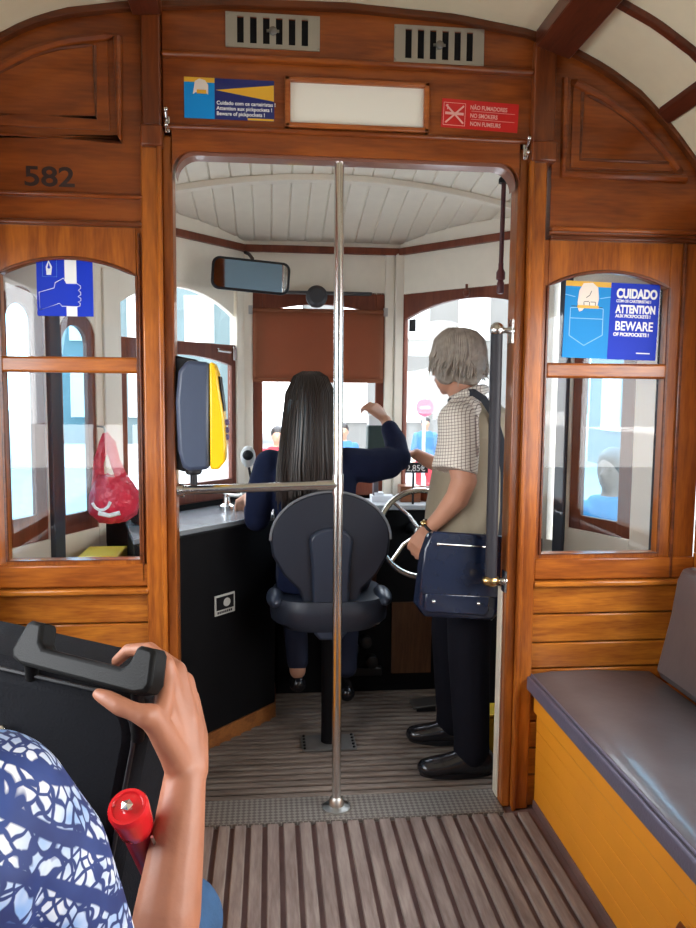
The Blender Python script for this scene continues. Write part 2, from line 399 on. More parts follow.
while x < .90:
    box(bm, x, x+.040, -5.1, -.058 - (.0), -.002, .012); x += .0555
make('floor_slats', bm, slat, fl, bevel=.004)
fl2 = make('floor', mbox(-1.0, 1.52, .05, 1.32, -.05, -.002), plain('dark_cab_floor', (.03, .022, .018), .9, noise=.3), None); fl2['kind'] = 'structure'
bm = B(); y = .115
while y < 1.09:
    box(bm, -.60, 1.18, y, y+.028, -.002, .010); y += .0455
make('floor_slats', bm, slat_x, fl2, bevel=.004)
# threshold with diamond tread
m, n, l, p = nmat('diamond_tread'); tc = n.new('ShaderNodeTexCoord'); mp = n.new('ShaderNodeMapping'); mp.inputs['Rotation'].default_value = (0, 0, R(45)); mp.inputs['Scale'].default_value = (1, 1, 1)
ck = n.new('ShaderNodeTexChecker'); ck.inputs['Scale'].default_value = 75; ck.inputs[1].default_value = (.30, .27, .24, 1); ck.inputs[2].default_value = (.15, .13, .115, 1)
l.new(tc.outputs['Object'], mp.inputs[0]); l.new(mp.outputs[0], ck.inputs[0]); l.new(ck.outputs[0], p.inputs['Base Color']); p.inputs['Roughness'].default_value = .5; p.inputs['Metallic'].default_value = .3
bpn = n.new('ShaderNodeBump'); bpn.inputs['Distance'].default_value = .003; l.new(ck.outputs[1], bpn.inputs['Height']); l.new(bpn.outputs[0], p.inputs['Normal'])
th = make('trim_%d' % tn, mbox(-.312, .832, -.055, .105, -.05, .014), m, None, bevel=.003); th['kind'] = 'structure'; tn += 1

# ------------------------------------------------------------------ driver's platform shell
L2, L1, P1, Q1, R1, R2 = (-1.0, .0), (-.68, .66), (-.13, 1.3), (.65, 1.3), (1.2, .66), (1.52, .0)
def wallM(A, Bp):      # local (u, t, z): u from A to Bp, t outward
    D = Vector((Bp[0]-A[0], Bp[1]-A[1], 0)).normalized(); N = Vector((D.y, -D.x, 0))
    mid = Vector(((A[0]+Bp[0])/2, (A[1]+Bp[1])/2, 0))
    if (mid-Vector((.26, .4, 0))).dot(N) < 0: N = -N
    return Matrix(((D.x, N.x, 0, A[0]), (D.y, N.y, 0, A[1]), (0, 0, 1, 0), (0, 0, 0, 1)))
def wlen(A, Bp): return math.hypot(Bp[0]-A[0], Bp[1]-A[1])
inner_dark = plain('dark_green_black_paint', (.006, .006, .007), .6, spec=.2)
segs = [('wall_cab_left', L1, L2), ('wall_cab_left_angled', P1, L1), ('wall_cab_front', P1, Q1), ('wall_cab_right_angled', Q1, R1), ('wall_cab_right', R1, R2)]
WM = {}
for nm, A, Bp in segs:
    M = wallM(A, Bp); Ln = wlen(A, Bp); WM[nm] = (M, Ln)
    w = empty(nm, ((A[0]+Bp[0])/2, (A[1]+Bp[1])/2, 0), kind='structure')
    make('fascia', mbox(-.012, Ln+.012, 0, .035, 1.985, 2.34, M), white, w)
    make('fascia_moulding', mbox(-.012, Ln+.012, -.022, .02, 2.178, 2.212, M), w_cab, w, bevel=.004)
    make('lower_wall', mbox(-.01, Ln+.01, 0, .03, -.02, .86 if 'right' in nm or nm.endswith('left') else .97, M), white if nm in ('wall_cab_left', 'wall_cab_right') else inner_dark, w)
    if nm in ('wall_cab_left', 'wall_cab_right'): continue
# roof rim above moulding
# windows
M, Ln = WM['wall_cab_left_angled']
w = empty('window_3', (-.4, .98, .98), kind='structure')
make('window_post', mbox(-.01, .058, -.012, .04, .97, 1.99, M), white, w, bevel=.004)
make('window_post', mbox(Ln-.085, Ln+.0, -.012, .04, .97, 1.99, M), white, w, bevel=.004)
make('lower_frame', frame_ring(B(), .058, Ln-.085, .97, 1.72, .086, Ln-.12, 1.065, 1.62, 1.66, .0, .03, M), w_cab, w, bevel=.003)
a = arch_pts(.07, Ln-.09, 1.86, 1.96); make('upper_frame', strip(B(), a, [(p_[0], 1.99) for p_ in a], .0, .03, M), white, w)
bm = mbox(.09, Ln-.12, .012, .015, 1.0, 1.66, M); box(bm, .06, Ln-.09, .012, .015, 1.72, 1.97, M); make('pane', bm, pane_m, w, smooth=False)
bm = B(); tube(bm, [M @ Vector((.10, -.004, 1.685)), M @ Vector((.19, -.004, 1.69))], .011, n=8); box(bm, .062, .085, -.012, 0, 1.645, 1.71, M)
make('window_latch', bm, chrome, w, bevel=.002)
M, Ln = WM['wall_cab_front']
w = empty('window_4', (.26, 1.3, .98), kind='structure')
make('window_post', mbox(-.03, .045, -.014, .04, .97, 2.0, M), white, w, bevel=.005)
make('window_post', mbox(Ln-.075, Ln-.028, -.014, .04, .97, 2.19, M), white, w, bevel=.005)
make('window_post', mbox(Ln-.024, Ln+.02, -.022, .04, .97, 2.19, M), white, w, bevel=.005)
make('window_frame', frame_ring(B(), .045, Ln-.075, .955, 1.995, .092, Ln-.117, 1.035, 1.885, 1.93, .0, .03, M), w_cab, w, bevel=.003)
make('pane', mbox(.09, Ln-.11, .012, .015, 1.0, 1.93, M), pane_m, w, smooth=False)
M, Ln = WM['wall_cab_right_angled']
w = empty('window_5', (.93, .98, .98), kind='structure')
make('window_frame', frame_ring(B(), .0, Ln, .955, 1.99, .036, Ln-.05, 1.03, 1.86, 1.94, .0, .03, M), w_cab, w, bevel=.003)
make('pane', mbox(.03, Ln-.04, .012, .015, 1.0, 1.94, M), pane_m, w, smooth=False)
make('window_sticker', mbox(.06, .10, .006, .010, 1.80, 1.86, M), black, w, label='small dark square sticker')
# left side windows
M, Ln = WM['wall_cab_left']
w = empty('window_6', (-.84, .33, .9), kind='structure')
wht2 = white
bm = frame_ring(B(), .0, .27, .855, 2.0, .045, .255, .935, 1.72, 1.80, .0, .03, M); make('window_frame', bm, wht2, w, bevel=.003)
bm = frame_ring(B(), .045, .255, .935, 1.85, .088, .235, 1.01, 1.68, 1.745, .006, .028, M); make('inner_frame', bm, w_cab, w, bevel=.002)
bm = frame_ring(B(), .328, Ln, .855, 2.0, .333, .56, .935, 1.75, 1.86, .0, .03, M); make('window_frame', bm, wht2, w, bevel=.003)
bm = frame_ring(B(), .333, .56, .935, 1.88, .388, .51, 1.035, 1.72, 1.80, .006, .028, M); make('inner_frame', bm, w_cab, w, bevel=.002)
make('dark_post', mbox(.27, .328, -.02, .03, .0, 2.0, M), plain('blue_black_post', (.035, .05, .075), .4), w, bevel=.004)
bm = mbox(.08, .24, .014, .017, 1.0, 1.75, M); box(bm, .38, .52, .014, .017, 1.02, 1.8, M); make('pane', bm, pane_b, w, smooth=False)
M, Ln = WM['wall_cab_right']
w = empty('window_7', (1.36, .33, .9), kind='structure')
make('corner_post', mbox(.0, .03, -.01, .03, .86, 2.0, M), white, w)
make('dark_post', mbox(.068, .124, -.015, .03, .0, 2.0, M), plain('blue_black_post', (.035, .05, .075), .4), w, bevel=.004)
bm = frame_ring(B(), .124, .57, .855, 2.0, .141, .455, .93, 1.86, 1.93, .0, .03, M); make('window_frame', bm, white, w, bevel=.003)
bm = frame_ring(B(), .141, .455, .93, 1.94, .20, .39, .99, 1.80, 1.86, .006, .028, M); make('inner_frame', bm, w_cab, w, bevel=.002)
make('dark_post', mbox(.555, .60, -.015, .03, .0, 2.0, M), plain('blue_black_post2', (.04, .045, .06), .4), w, bevel=.004)
make('pane', mbox(.19, .40, .014, .017, .98, 1.88, M), pane_b, w, smooth=False)
# cab ceiling: painted boards running lengthwise, arched ribs
def ymax(x):
    pts = [L2, L1, P1, Q1, R1, R2]
    for a, b in zip(pts, pts[1:]):
        if a[0] <= x <= b[0]: return a[1]+(b[1]-a[1])*(x-a[0])/(b[0]-a[0])
    return 0
def cz(x, y):
    u = abs(x-.26)/1.08; s = max(0, 1-u*u); g = max(0, 1-y/1.36)**.75
    return 2.208 + .30*s*g
bm = B(); xs = []; x = -.985
while x < 1.50:
    xs += [(x, 0), (x+.074, 0), (x+.0765, .006), (x+.0805, .006)]; x += .083
rows = []
for (x, dz) in xs:
    ym = max(.05, ymax(min(max(x, -.999), 1.519))) + .02
    rows.append([bm.verts.new((x, .045+(ym-.045)*j/16, cz(x, .045+(ym-.045)*j/16)+dz)) for j in range(17)])
for a, b in zip(rows, rows[1:]):
    for j in range(16): bm.faces.new([a[j], b[j], b[j+1], a[j+1]])
ce2 = make('ceiling', bm, white, None, ang=25); ce2['kind'] = 'structure'
sm = ce2.modifiers.new('t', 'SOLIDIFY'); sm.thickness = .02; sm.offset = 1
for y in (.66, .24):
    xa = [-.66+1.84*i/40 for i in range(41)] if y > .5 else [-.86+2.24*i/40 for i in range(41)]
    o = make('roof_rib', strip(B(), [(x, cz(x, y)-.026) for x in xa], [(x, cz(x, y)+.0) for x in xa], y, y+.05), white, ce2, bevel=.004)
# front dashboard shelf
da = empty('dashboard', (.35, 1.2, 0), 'dark driving console below the windscreen, behind the driver', 'dashboard')
make('console', mbox(.03, 1.0, 1.10, 1.27, .0, .93), blackm, da, bevel=.01)
make('shelf', mbox(.03, .85, 1.04, 1.28, .93, .955), plain('pale_shelf', (.45, .46, .47), .35), da, bevel=.004)
make('wooden_panel', mbox(.60, .80, 1.085, 1.10, .10, .46), wood('console_brown', (.16, .07, .03), (.08, .035, .015), 'z', coat=0, rough=.6), da)
make('wooden_panel', mbox(.36, .52, 1.085, 1.10, .34, .62), wood('console_brown2', (.12, .05, .02), (.06, .026, .012), 'z', coat=0, rough=.6), da)
vm = plain('valve_metal', (.05, .05, .05), .35, .8)
for (x, z, r_) in ((.40, .24, .035), (.47, .27, .028), (.50, .17, .03)): make('valve', lathe(B(), [(r_, 0), (r_, -.05), (r_*.6, -.055)], (x, 1.10, z), 'y'), vm, da)
make('valve_block', mbox(.36, .55, 1.06, 1.10, .10, .14), vm, da, bevel=.004)
fb = make('fuse_box', mbox(.64, .74, 1.12, 1.22, .9555, 1.035), wood('box_brown', (.30, .11, .05), (.16, .05, .02), 'x'), None, bevel=.004)
tag(fb, 'brown wooden box on the console shelf left of the brake wheel', 'box')
bm = mbox(.50, .61, 1.14, 1.22, .9555, .985); box(bm, .515, .56, 1.15, 1.21, .985, 1.0)
tag(make('paper_stack', bm, plain('white_paper', (.8, .82, .85), .6), None), 'small stack of white paper on the console shelf behind the driver seat', 'paper')
# ------------------------------------------------------------------ black cabinet with worktop
cb = empty('control_cabinet', (-.3, .8, 0), 'black side cabinet with orange-brown skirting left of the driver seat', 'cabinet')
poly = [(-.50, .262), (.02, .833), (.02, 1.08), (.0, 1.20), (-.15, 1.235), (-.60, .69)]
make('body', zprism(B(), poly, .075, .925), blackm, cb, bevel=.004)
make('skirting', zprism(B(), [(-.505, .255), (.025, .825), (.025, 1.08), (.0, 1.1), (-.59, .67)], .0, .075), wood('skirting_wood', (.34, .13, .035), (.18, .06, .02), 'x'), cb, bevel=.003)
make('worktop', zprism(B(), [(-.505, .275), (.015, .845), (.02, 1.08), (.0, 1.24), (-.15, 1.262), (-.61, .70)], .925, .947), plain('grey_worktop', (.22, .24, .26), .22, coat=.3), cb, bevel=.004)
# little plate on the cabinet face: face line direction
cd = Vector((.64, .703, 0)).normalized(); cnrm = Vector((.703, -.64, 0)).normalized()
def cabM(p0): return Matrix(((cd.x, -cnrm.x, 0, p0[0]), (cd.y, -cnrm.y, 0, p0[1]), (0, 0, 1, p0[2]), (0, 0, 0, 1)))
MP = cabM((-.2305, .5555, .565))
lp = empty('label_plate', (-.2, .58, .565), 'small white-bordered plate with a round emblem on the black cabinet', 'sign')
make('plate', mbox(0, .115, -.004, .0, 0, .085, MP), plain('plate_white', (.55, .55, .52), .5), lp)
make('plate_face', mbox(.008, .107, -.006, -.002, .022, .077, MP), black, lp)
bm = B(); prism(bm, [(.066+.02*math.cos(t*PI/8), .05+.018*math.sin(t*PI/8)) for t in range(16)], -.008, -.005, MP); make('emblem', bm, plain('plate_white2', (.5, .5, .48), .5), lp)
bm = B()
for k in range(8): box(bm, .014+k*.011, .021+k*.011, -.0052, -.0035, .006, .016, MP)
make('lettering', bm, black, lp)
# controller lever on the cabinet
cl = empty('control_lever', (-.20, .98, .947), 'chrome control lever on the worktop beside the driver', 'lever')
bm = lathe(B(), [(.035, 0), (.035, .02), (.02, .03), (.014, .06), (.02, .065), (.02, .075)], (-.20, .98, .947)); make('base', bm, chrome, cl)
bm = B(); tube(bm, [(-.20, .98, 1.015), (-.13, .92, 1.02)], .008); ball(bm, (-.125, .915, 1.022), .017); make('handle', bm, steel, cl)
# telephone handset on a stalk
hs = empty('microphone', (-.1, .95, .947), 'white and black hand microphone standing on a thin stalk left of the driver', 'microphone')
make('stalk', tube(B(), [(-.085, .95, .947), (-.085, .95, 1.08), (-.10, .93, 1.17)], .006), black, hs)
bm = B(); ball(bm, (-.10, .92, 1.20), .04, (.85, .6, 1.25)); make('head', bm, plain('mic_white', (.62, .62, .60), .4), hs)
bm = B(); ball(bm, (-.10, .898, 1.208), .026, (.95, .5, .9)); make('grille', bm, black, hs)

# ------------------------------------------------------------------ roller blind, mirror, gadget above the windscreen
rb = empty('roller_blind', (.24, 1.27, 1.55), 'brown cloth blind pulled down over the middle windscreen', 'blind')
bm = B(); xs_ = [-.085+.651*i/30 for i in range(31)]
r0 = [[bm.verts.new((x, 1.272+.004*math.sin(x*28+k*.4)*(.4+.6*(k % 2)), 1.893-(1.893-1.555)*k/10 + .004*math.sin(x*9))) for x in xs_] for k in range(11)]
for a, b in zip(r0, r0[1:]):
    for i in range(30): bm.faces.new([a[i], a[i+1], b[i+1], b[i]])
o = make('blind_cloth', bm, blind_m, rb); s_ = o.modifiers.new('t', 'SOLIDIFY'); s_.thickness = .003
make('hem_bar', mbox(-.085, .566, 1.264, 1.278, 1.542, 1.562), blind_m, rb, bevel=.004)
make('roller', tube(B(), [(-.09, 1.275, 1.895), (.57, 1.275, 1.895)], .011), blind_m, rb)
for x in (-.105, .566): make('bracket', mbox(x, x+.02, 1.262, 1.285, 1.875, 1.915), steel, rb)
gd = empty('blower', (.23, 1.2, 1.95), 'small dark round fan fixed above the brown blind', 'fan')
bm = lathe(B(), [(.035, 1.15), (.052, 1.17), (.052, 1.21), (.03, 1.23)], (.225, 0, 1.955), 'y'); make('body', bm, plain('dark_housing', (.03, .03, .035), .5), gd)
make('bracket', mbox(.05, .50, 1.23, 1.285, 1.975, 1.987), plain('dark_bracket', (.06, .06, .06), .5), gd)
mi = empty('rear_view_mirror', (-.08, .85, 2.0), 'wide black-framed interior mirror hanging from the cab ceiling', 'mirror')
MM = Matrix.Translation((-.083, .88, 2.003)) @ Matrix.Rotation(R(4), 4, 'Y') @ Matrix.Rotation(R(3), 4, 'X') @ Matrix.Rotation(R(5), 4, 'Z')
def rrect(w, h, r, n=6, cx=0, cz_=0):
    pts = []
    for (sx, sz, a0) in ((1, 1, 0), (-1, 1, 90), (-1, -1, 180), (1, -1, 270)):
        for i in range(n+1):
            a = R(a0+90*i/n); pts.append((cx+sx*(w/2-r)+r*math.cos(a), cz_+sz*(h/2-r)+r*math.sin(a)))
    return pts
make('mirror_frame', prism(B(), rrect(.345, .142, .035), 0, .03, MM), black, mi, bevel=.006)
make('mirror_glass', prism(B(), rrect(.322, .120, .028), -.003, .002, MM), plain('mirror_surface', (.75, .78, .8), .03, 1), mi)
make('mounting_arm', tube(B(), [(-.08, .90, 2.02), (-.08, 1.02, 2.1), (-.10, 1.2, 2.15), (-.12, 1.27, 2.17)], .008), black, mi)
# ceiling pull rod
pr = empty('pull_cord', (.895, .35, 1.9), 'dark red pull rod hanging from the cab ceiling at right', 'cord')
make('rod', tube(B(), [(.888, .35, 2.30), (.885, .35, 1.99)], .009), plain('dark_red_rod', (.075, .02, .022), .5), pr)
make('handle', lathe(B(), [(.010, 1.88), (.014, 1.885), (.014, 1.92), (.010, 1.93), (.017, 1.935), (.017, 1.96), (.010, 1.975), (.010, 1.995)], (.885, .35, 0)), plain('dark_red_grip', (.10, .022, .025), .4), pr)
make('ceiling_mount', lathe(B(), [(.02, 2.295), (.02, 2.31), (.01, 2.325)], (.888, .35, 0)), black, pr)
wh = empty('coat_hook', (.93, .9, 1.95), 'small dark hook under the fascia above the right windscreen', 'hook')
bm = lathe(B(), [(.016, 1.955), (.016, 1.965), (.006, 1.97), (.006, 1.995)], (.90, .93, 0)); ball(bm, (.90, .93, 1.95), .014); make('hook_body', bm, w_cab, wh)

# ------------------------------------------------------------------ ventilation grilles, signs, hooks on the bulkhead
def vent(name, x0, x1, z0, z1, label):
    v = empty(name, ((x0+x1)/2, -.006, z0), label, 'vent', 'metal ventilation grilles above the doorway')
    w, h = x1-x0, z1-z0; nsl = 6; pitch = (w-.095)/(nsl-1)
    bm = B(); edges = [x0]; sw = .021
    xs0 = x0+.047
    # plate built round the slots
    box(bm, x0, x1, -.011, -.006, z0, z0+.014); box(bm, x0, x1, -.011, -.006, z1-.012, z1)
    px = x0
    for k in range(nsl):
        c = xs0+k*pitch; box(bm, px, c-sw/2, -.011, -.006, z0+.014, z1-.012); px = c+sw/2
    box(bm, px, x1, -.011, -.006, z0+.014, z1-.012)
    make('plate', bm, steel, v)
    bm = mbox(x0+.02, x1-.02, -.0075, -.0062, z0+.015, z1-.015); make('dark_backing', bm, blackm, v)
    bm = B()
    cx = (x0+x1)/2; lathe(bm, [(.013, -.011), (.013, -.018), (.005, -.022)], (cx, 0, (z0+z1)/2), 'y', 14); box(bm, cx-.02, cx+.02, -.015, -.011, (z0+z1)/2-.004, (z0+z1)/2+.004)
    make('slide_knob', bm, plain('knob_metal', (.22, .21, .19), .4, .9), v)
    bm = B()
    for (sx, sz) in ((.006, .008), (w-.006, .008), (.006, h-.008), (w-.006, h-.008)): make('screw', lathe(B(), [(.004, -.011), (.003, -.013)], (x0+sx, 0, z0+sz), 'y', 8), steel, v)
    return v
vent('ventilation_grille', -.140, .160, 2.588, 2.695, 'left slotted metal grille, above the blue and yellow sticker')
vent('ventilation_grille', .402, .700, 2.568, 2.685, 'right slotted metal grille, above the red sign')
BLU = plain('sign_blue', (.006, .035, .50), .5, spec=.2); SKY = plain('sign_sky_blue', (.010, .27, .66), .5, spec=.2)
YEL = plain('sign_yellow', (.78, .42, .03), .35, coat=.1); WHI = plain('sign_white', (.85, .85, .82), .4); SKIN_S = plain('sign_hand', (.80, .70, .60), .5)
REDS = plain('sign_red', (.62, .015, .012), .35, coat=.2); PINK = plain('sign_pale_red', (.80, .42, .36), .5)
LINE = plain('sign_line', (.02, .02, .02), .5); LBLUE = plain('sign_seam', (.22, .55, .82), .4); NAVY = plain('sign_navy', (.010, .018, .14), .3, coat=.2)
def flat(name, pts, y, mat, parent, M=None, d=.0006): return make(name, prism(B(), pts, y-d, y, M), mat, parent, smooth=False)
def rc(x0, x1, z0, z1): return [(x0, z0), (x1, z0), (x1, z1), (x0, z1)]
# pocket sticker (header)
s1 = empty('pickpocket_sticker', (-.13, -.003, 2.37), 'small blue and yellow pickpocket warning sticker on the beam above the doorway', 'sticker')
X0, X1, Z0, Z1 = -.272, .014, 2.366, 2.492
y0 = -.003
flat('sticker_back', rc(X0, X1, Z0, Z1), y0, NAVY, s1, d=.001)
flat('blue_field', rc(X0, X0+.096, Z0, Z1), y0-.001, SKY, s1)
flat('yellow_band', rc(X0, X0+.096, Z1-.015, Z1), y0-.0016, YEL, s1)
flat('hand_picture', [(X0+.028, Z1-.052), (X0+.034, Z1-.012), (X0+.048, Z1-.004), (X0+.066, Z1-.008), (X0+.076, Z1-.022), (X0+.076, Z1-.052), (X0+.066, Z1-.046), (X0+.036, Z1-.046)], y0-.0022, SKIN_S, s1)
flat('purse_picture', rc(X0+.040, X0+.070, Z1-.050, Z1-.038), y0-.0028, YEL, s1)
flat('yellow_wedge', [(X0+.100, Z1-.036), (X1-.001, Z1-.014), (X1-.001, Z1-.064)], y0-.001, YEL, s1)
for i, t in enumerate(('Cuidado com os carteiristas !', 'Attention aux pickpockets !', 'Beware of pickpockets !')):
    text('lettering', t, .0158, WHI, s1, (X0+.102, y0-.0014, Z0+.046-i*.0165), bold=.0003)
flat('yellow_footer', rc(X1-.085, X1-.001, Z0+.001, Z0+.007), y0-.001, YEL, s1)
# illuminated white panel in wooden frame
s2 = empty('destination_panel', (.285, -.003, 2.345), 'blank white panel in a wooden frame over the doorway', 'panel')
bm = B(); x0, x1, z0, z1 = .048, .520, 2.347, 2.505
box(bm, x0, x1, -.022, -.002, z0, z0+.016); box(bm, x0, x1, -.022, -.002, z1-.016, z1); box(bm, x0, x0+.018, -.022, -.002, z0, z1); box(bm, x1-.018, x1, -.022, -.002, z0, z1)
make('panel_frame', bm, wood('panel_frame_wood', (.48, .14, .03), (.26, .06, .012), 'x'), s2, bevel=.004)
make('white_panel', mbox(x0+.012, x1-.012, -.008, -.003, z0+.01, z1-.01), plain('opal_panel', (.86, .82, .70), .5), s2)
# no smoking sign
s3 = empty('no_smoking_sign', (.69, -.003, 2.36), 'small red no smoking sign with a crossed cigarette above the doorway', 'sign')
MT = Matrix.Translation((.694, 0, 2.414)) @ Matrix.Rotation(R(2.0), 4, 'Y')
flat('sign_plate', rc(-.130, .130, -.046, .046), -.003, REDS, s3, MT, .001)
bm = B()
for (a, b_) in (((-.116, -.030), (-.056, .026)), ((-.116, .026), (-.056, -.030))):
    d = Vector((b_[0]-a[0], b_[1]-a[1])).normalized()*.0028; nx, nz_ = -d.y, d.x
    prism(bm, [(a[0]+nx, a[1]+nz_), (b_[0]+nx, b_[1]+nz_), (b_[0]-nx, b_[1]-nz_), (a[0]-nx, a[1]-nz_)], -.0052, -.0044, MT)
box(bm, -.118, -.056, -.0050, -.0042, -.004, .004, MT); box(bm, -.112, -.109, -.0050, -.0042, .012, .028, MT)
make('crossed_cigarette', bm, PINK, s3, smooth=False)
bm = B()
for r_ in (rc(-.124, -.050, .033, .0345), rc(-.124, -.050, -.038, -.0365), rc(-.124, -.1225, -.038, .0345), rc(-.0515, -.050, -.038, .0345)): prism(bm, r_, -.0046, -.004, MT)
for z in (.012, -.014): prism(bm, rc(-.03, .118, z, z+.001), -.0046, -.004, MT)
make('border_lines', bm, PINK, s3, smooth=False)
for i, t in enumerate(('NÃO FUMADORES', 'NO SMOKERS', 'NON FUMEURS')):
    text('lettering', t, .0185, PINK, s3, (.694-.034, -.0046, 2.414+.019-i*.026), bold=.0003, tilt=R(2), wide=.82)
# coat hooks
def hook(x, z, label):
    h = empty('coat_hook', (x, -.012, z), label, 'hook')
    make('back_plate', mbox(x-.008, x+.008, -.016, -.011, z-.03, z+.02), chrome, h, bevel=.003)
    bm = B(); tube(bm, [(x, -.014, z+.008), (x, -.035, z+.012), (x, -.046, z+.028)], .004, n=8); ball(bm, (x, -.047, z+.03), .008, n=10)
    tube(bm, [(x, -.014, z-.02), (x, -.032, z-.026), (x, -.04, z-.016)], .0035, n=8); ball(bm, (x, -.041, z-.014), .007, n=10)
    make('hook_arm', bm, chrome, h)
hook(-.325, 2.345, 'small chrome coat hook at the left end of the door beam')
hook(.850, 2.305, 'small chrome coat hook at the right end of the door beam')
# fleet number 582
text('number_lettering', '582', .085, plain('number_black', (.03, .012, .008), .6), wf, (-.775, -.0028, 2.140), bold=.0015, wide=1.25)
# hold-on sign on left window
s4 = empty('hold_on_sticker', (-.63, .02, 1.73), 'square blue sticker of a hand gripping a white pole on the left window', 'sticker')
X0, X1, Z0, Z1 = -.750, -.573, 1.735, 1.922
yb = .0205
flat('sticker_back', rc(X0, X1, Z0, Z1), yb, BLU, s4, d=.001)
W = X1-X0; H = Z1-Z0
def q(u, v): return (X0+u*W, Z0+v*H)
flat('pole_picture', [q(.50, .55), q(.50, 1), q(.71, 1), q(.71, .54)], yb-.001, WHI, s4); flat('pole_picture', [q(.52, 0), q(.52, .17), q(.71, .17), q(.71, 0)], yb-.001, WHI, s4)
pts = [q(.05, .10), q(.04, .40), q(.31, .48), q(.33, .57), q(.48, .65), q(.53, .56), q(.72, .56), q(.78, .52), q(.78, .48), q(.74, .45), q(.78, .41), q(.78, .37), q(.73, .34), q(.78, .31), q(.78, .27), q(.73, .25), q(.77, .22), q(.76, .18), q(.72, .165), q(.44, .17), q(.40, .22)]
flat('hand_picture', pts, yb-.0018, BLU, s4)
make('hand_outline', tube(B(), [(p_[0], yb-.0026, p_[1]) for p_ in pts], .0011, n=6, closed=True), WHI, s4)
bm = B(); prism(bm, [q(.18, .70), q(.17, .84), q(.22, .95), q(.28, .84), q(.26, .70)], yb-.0018, yb-.001); make('small_hand_picture', bm, WHI, s4, smooth=False)
flat('small_picture_hole', [q(.20, .82), q(.225, .91), q(.25, .82), q(.225, .80)], yb-.002, BLU, s4)
bm = B(); tube(bm, [(p_[0], yb-.0014, p_[1]) for p_ in (q(.11, .67), q(.11, .96), q(.36, .96), q(.36, .67))], .0004, n=4, closed=True); make('small_border', bm, LBLUE, s4)
# beware of pickpockets poster on right window
s5 = empty('pickpocket_poster', (1.18, .02, 1.64), 'large blue poster warning about pickpockets on the right window', 'poster')
MT = Matrix.Translation((1.186, .0205, 1.752)) @ Matrix.Rotation(R(1.3), 4, 'Y')
hw, hh = .171, .132
flat('poster_back', rc(-hw, hw, -hh, hh), 0, BLU, s5, MT, .001)
flat('jeans_picture', rc(-hw, -.008, -hh, hh), -.001, SKY, s5, MT)
flat('yellow_band', rc(-hw, -.008, hh-.018, hh), -.0016, YEL, s5, MT)
bm = B()
def seam(a, b_, w=.0012):
    d = Vector((b_[0]-a[0], b_[1]-a[1])).normalized()*w; nx, nz_ = -d.y, d.x
    prism(bm, [(a[0]+nx, a[1]+nz_), (b_[0]+nx, b_[1]+nz_), (b_[0]-nx, b_[1]-nz_), (a[0]-nx, a[1]-nz_)], -.0024, -.0018, MT)
for a, b_ in (((-.150, .04), (-.150, -.055)), ((-.150, -.055), (-.095, -.088)), ((-.095, -.088), (-.030, -.05)), ((-.030, -.05), (-.032, .04)), ((-.150, .005), (-.032, .005)), ((-.171, .085), (-.135, .078)), ((-.045, .075), (-.008, .082)), ((-.150, .04), (-.125, .042)), ((-.05, .042), (-.032, .04))): seam(a, b_)
make('pocket_seam', bm, LBLUE, s5, smooth=False)
flat('hand_picture', [(-.122, .034), (-.126, .06), (-.122, .10), (-.108, .125), (-.075, .128), (-.055, .112), (-.050, .075), (-.054, .050), (-.075, .046), (-.098, .046), (-.108, .032), (-.118, .028)], -.0024, SKIN_S, s5, MT)
bm = B()
for a, b_ in (((-.148, .046), (-.035, .044)), ((-.104, .060), (-.102, .046)), ((-.104, .062), (-.086, .064)), ((-.084, .062), (-.082, .046)), ((-.080, .062), (-.064, .062)), ((-.062, .062), (-.062, .046)), ((-.078, .10), (-.084, .085)), ((-.084, .085), (-.096, .076))): seam(a, b_, .001)
o = make('hand_lines', bm, LINE, s5, smooth=False); o.data.transform(Matrix.Translation((0, -.0012, 0)))
flat('purse_picture', rc(-.126, -.050, .040, .050), -.0036, YEL, s5, MT)
for (t, sz, x, z, bo, wd) in (('CUIDADO', .043, .014, .082, .0020, .74), ('COM OS CARTEIRISTAS !', .0135, .014, .066, .0004, .85), ('ATTENTION', .038, .014, .030, .0016, .68), ('AUX PICKPOCKETS !', .0150, .014, .014, .0005, .92), ('BEWARE', .044, .014, -.030, .0009, .82), ('OF PICKPOCKETS !', .0165, .010, -.050, .0006, .93)):
    v = MT @ Vector((x, -.0012, z)); text('lettering', t, sz, WHI, s5, v, bold=bo, tilt=R(1.3), wide=wd)
flat('small_mark', rc(.098, .148, -.110, -.106), -.001, WHI, s5, MT)

# ------------------------------------------------------------------ grab poles
gp = empty('grab_pole', (.232, .02, .0), 'tall steel pole standing in the middle of the doorway', 'pole')
make('pole', tube(B(), [(.235, .022, .02), (.229, .022, 2.262)], .0165, n=20), chrome, gp)
make('floor_flange', lathe(B(), [(.05, .014), (.05, .02), (.028, .026), (.024, .05), (.019, .055)], (.235, .022, 0)), steel, gp)
make('side_rail', tube(B(), [(-.305, .022, 1.162), (.218, .022, 1.178)], .0155, n=18), chrome, gp)
make('tee_joint', tube(B(), [(.16, .022, 1.176), (.232, .022, 1.178)], .0185, n=18), chrome, gp)
make('tee_joint', tube(B(), [(.232, .022, 1.145), (.232, .022, 1.215)], .0195, n=18), chrome, gp)
make('wall_flange', tube(B(), [(-.311, .022, 1.162), (-.290, .022, 1.163)], .024, n=18), chrome, gp)
gr = empty('grab_rail', (.768, .02, .82), 'dark wrapped upright handrail with chrome end brackets on the right doorpost', 'rail')
make('rail', tube(B(), [(.779, .018, .845), (.777, .018, 1.705)], .0205, n=18), dgrey, gr)
bm = B(); ball(bm, (.777, .018, 1.715), .026); make('end_ball', bm, chrome, gr)
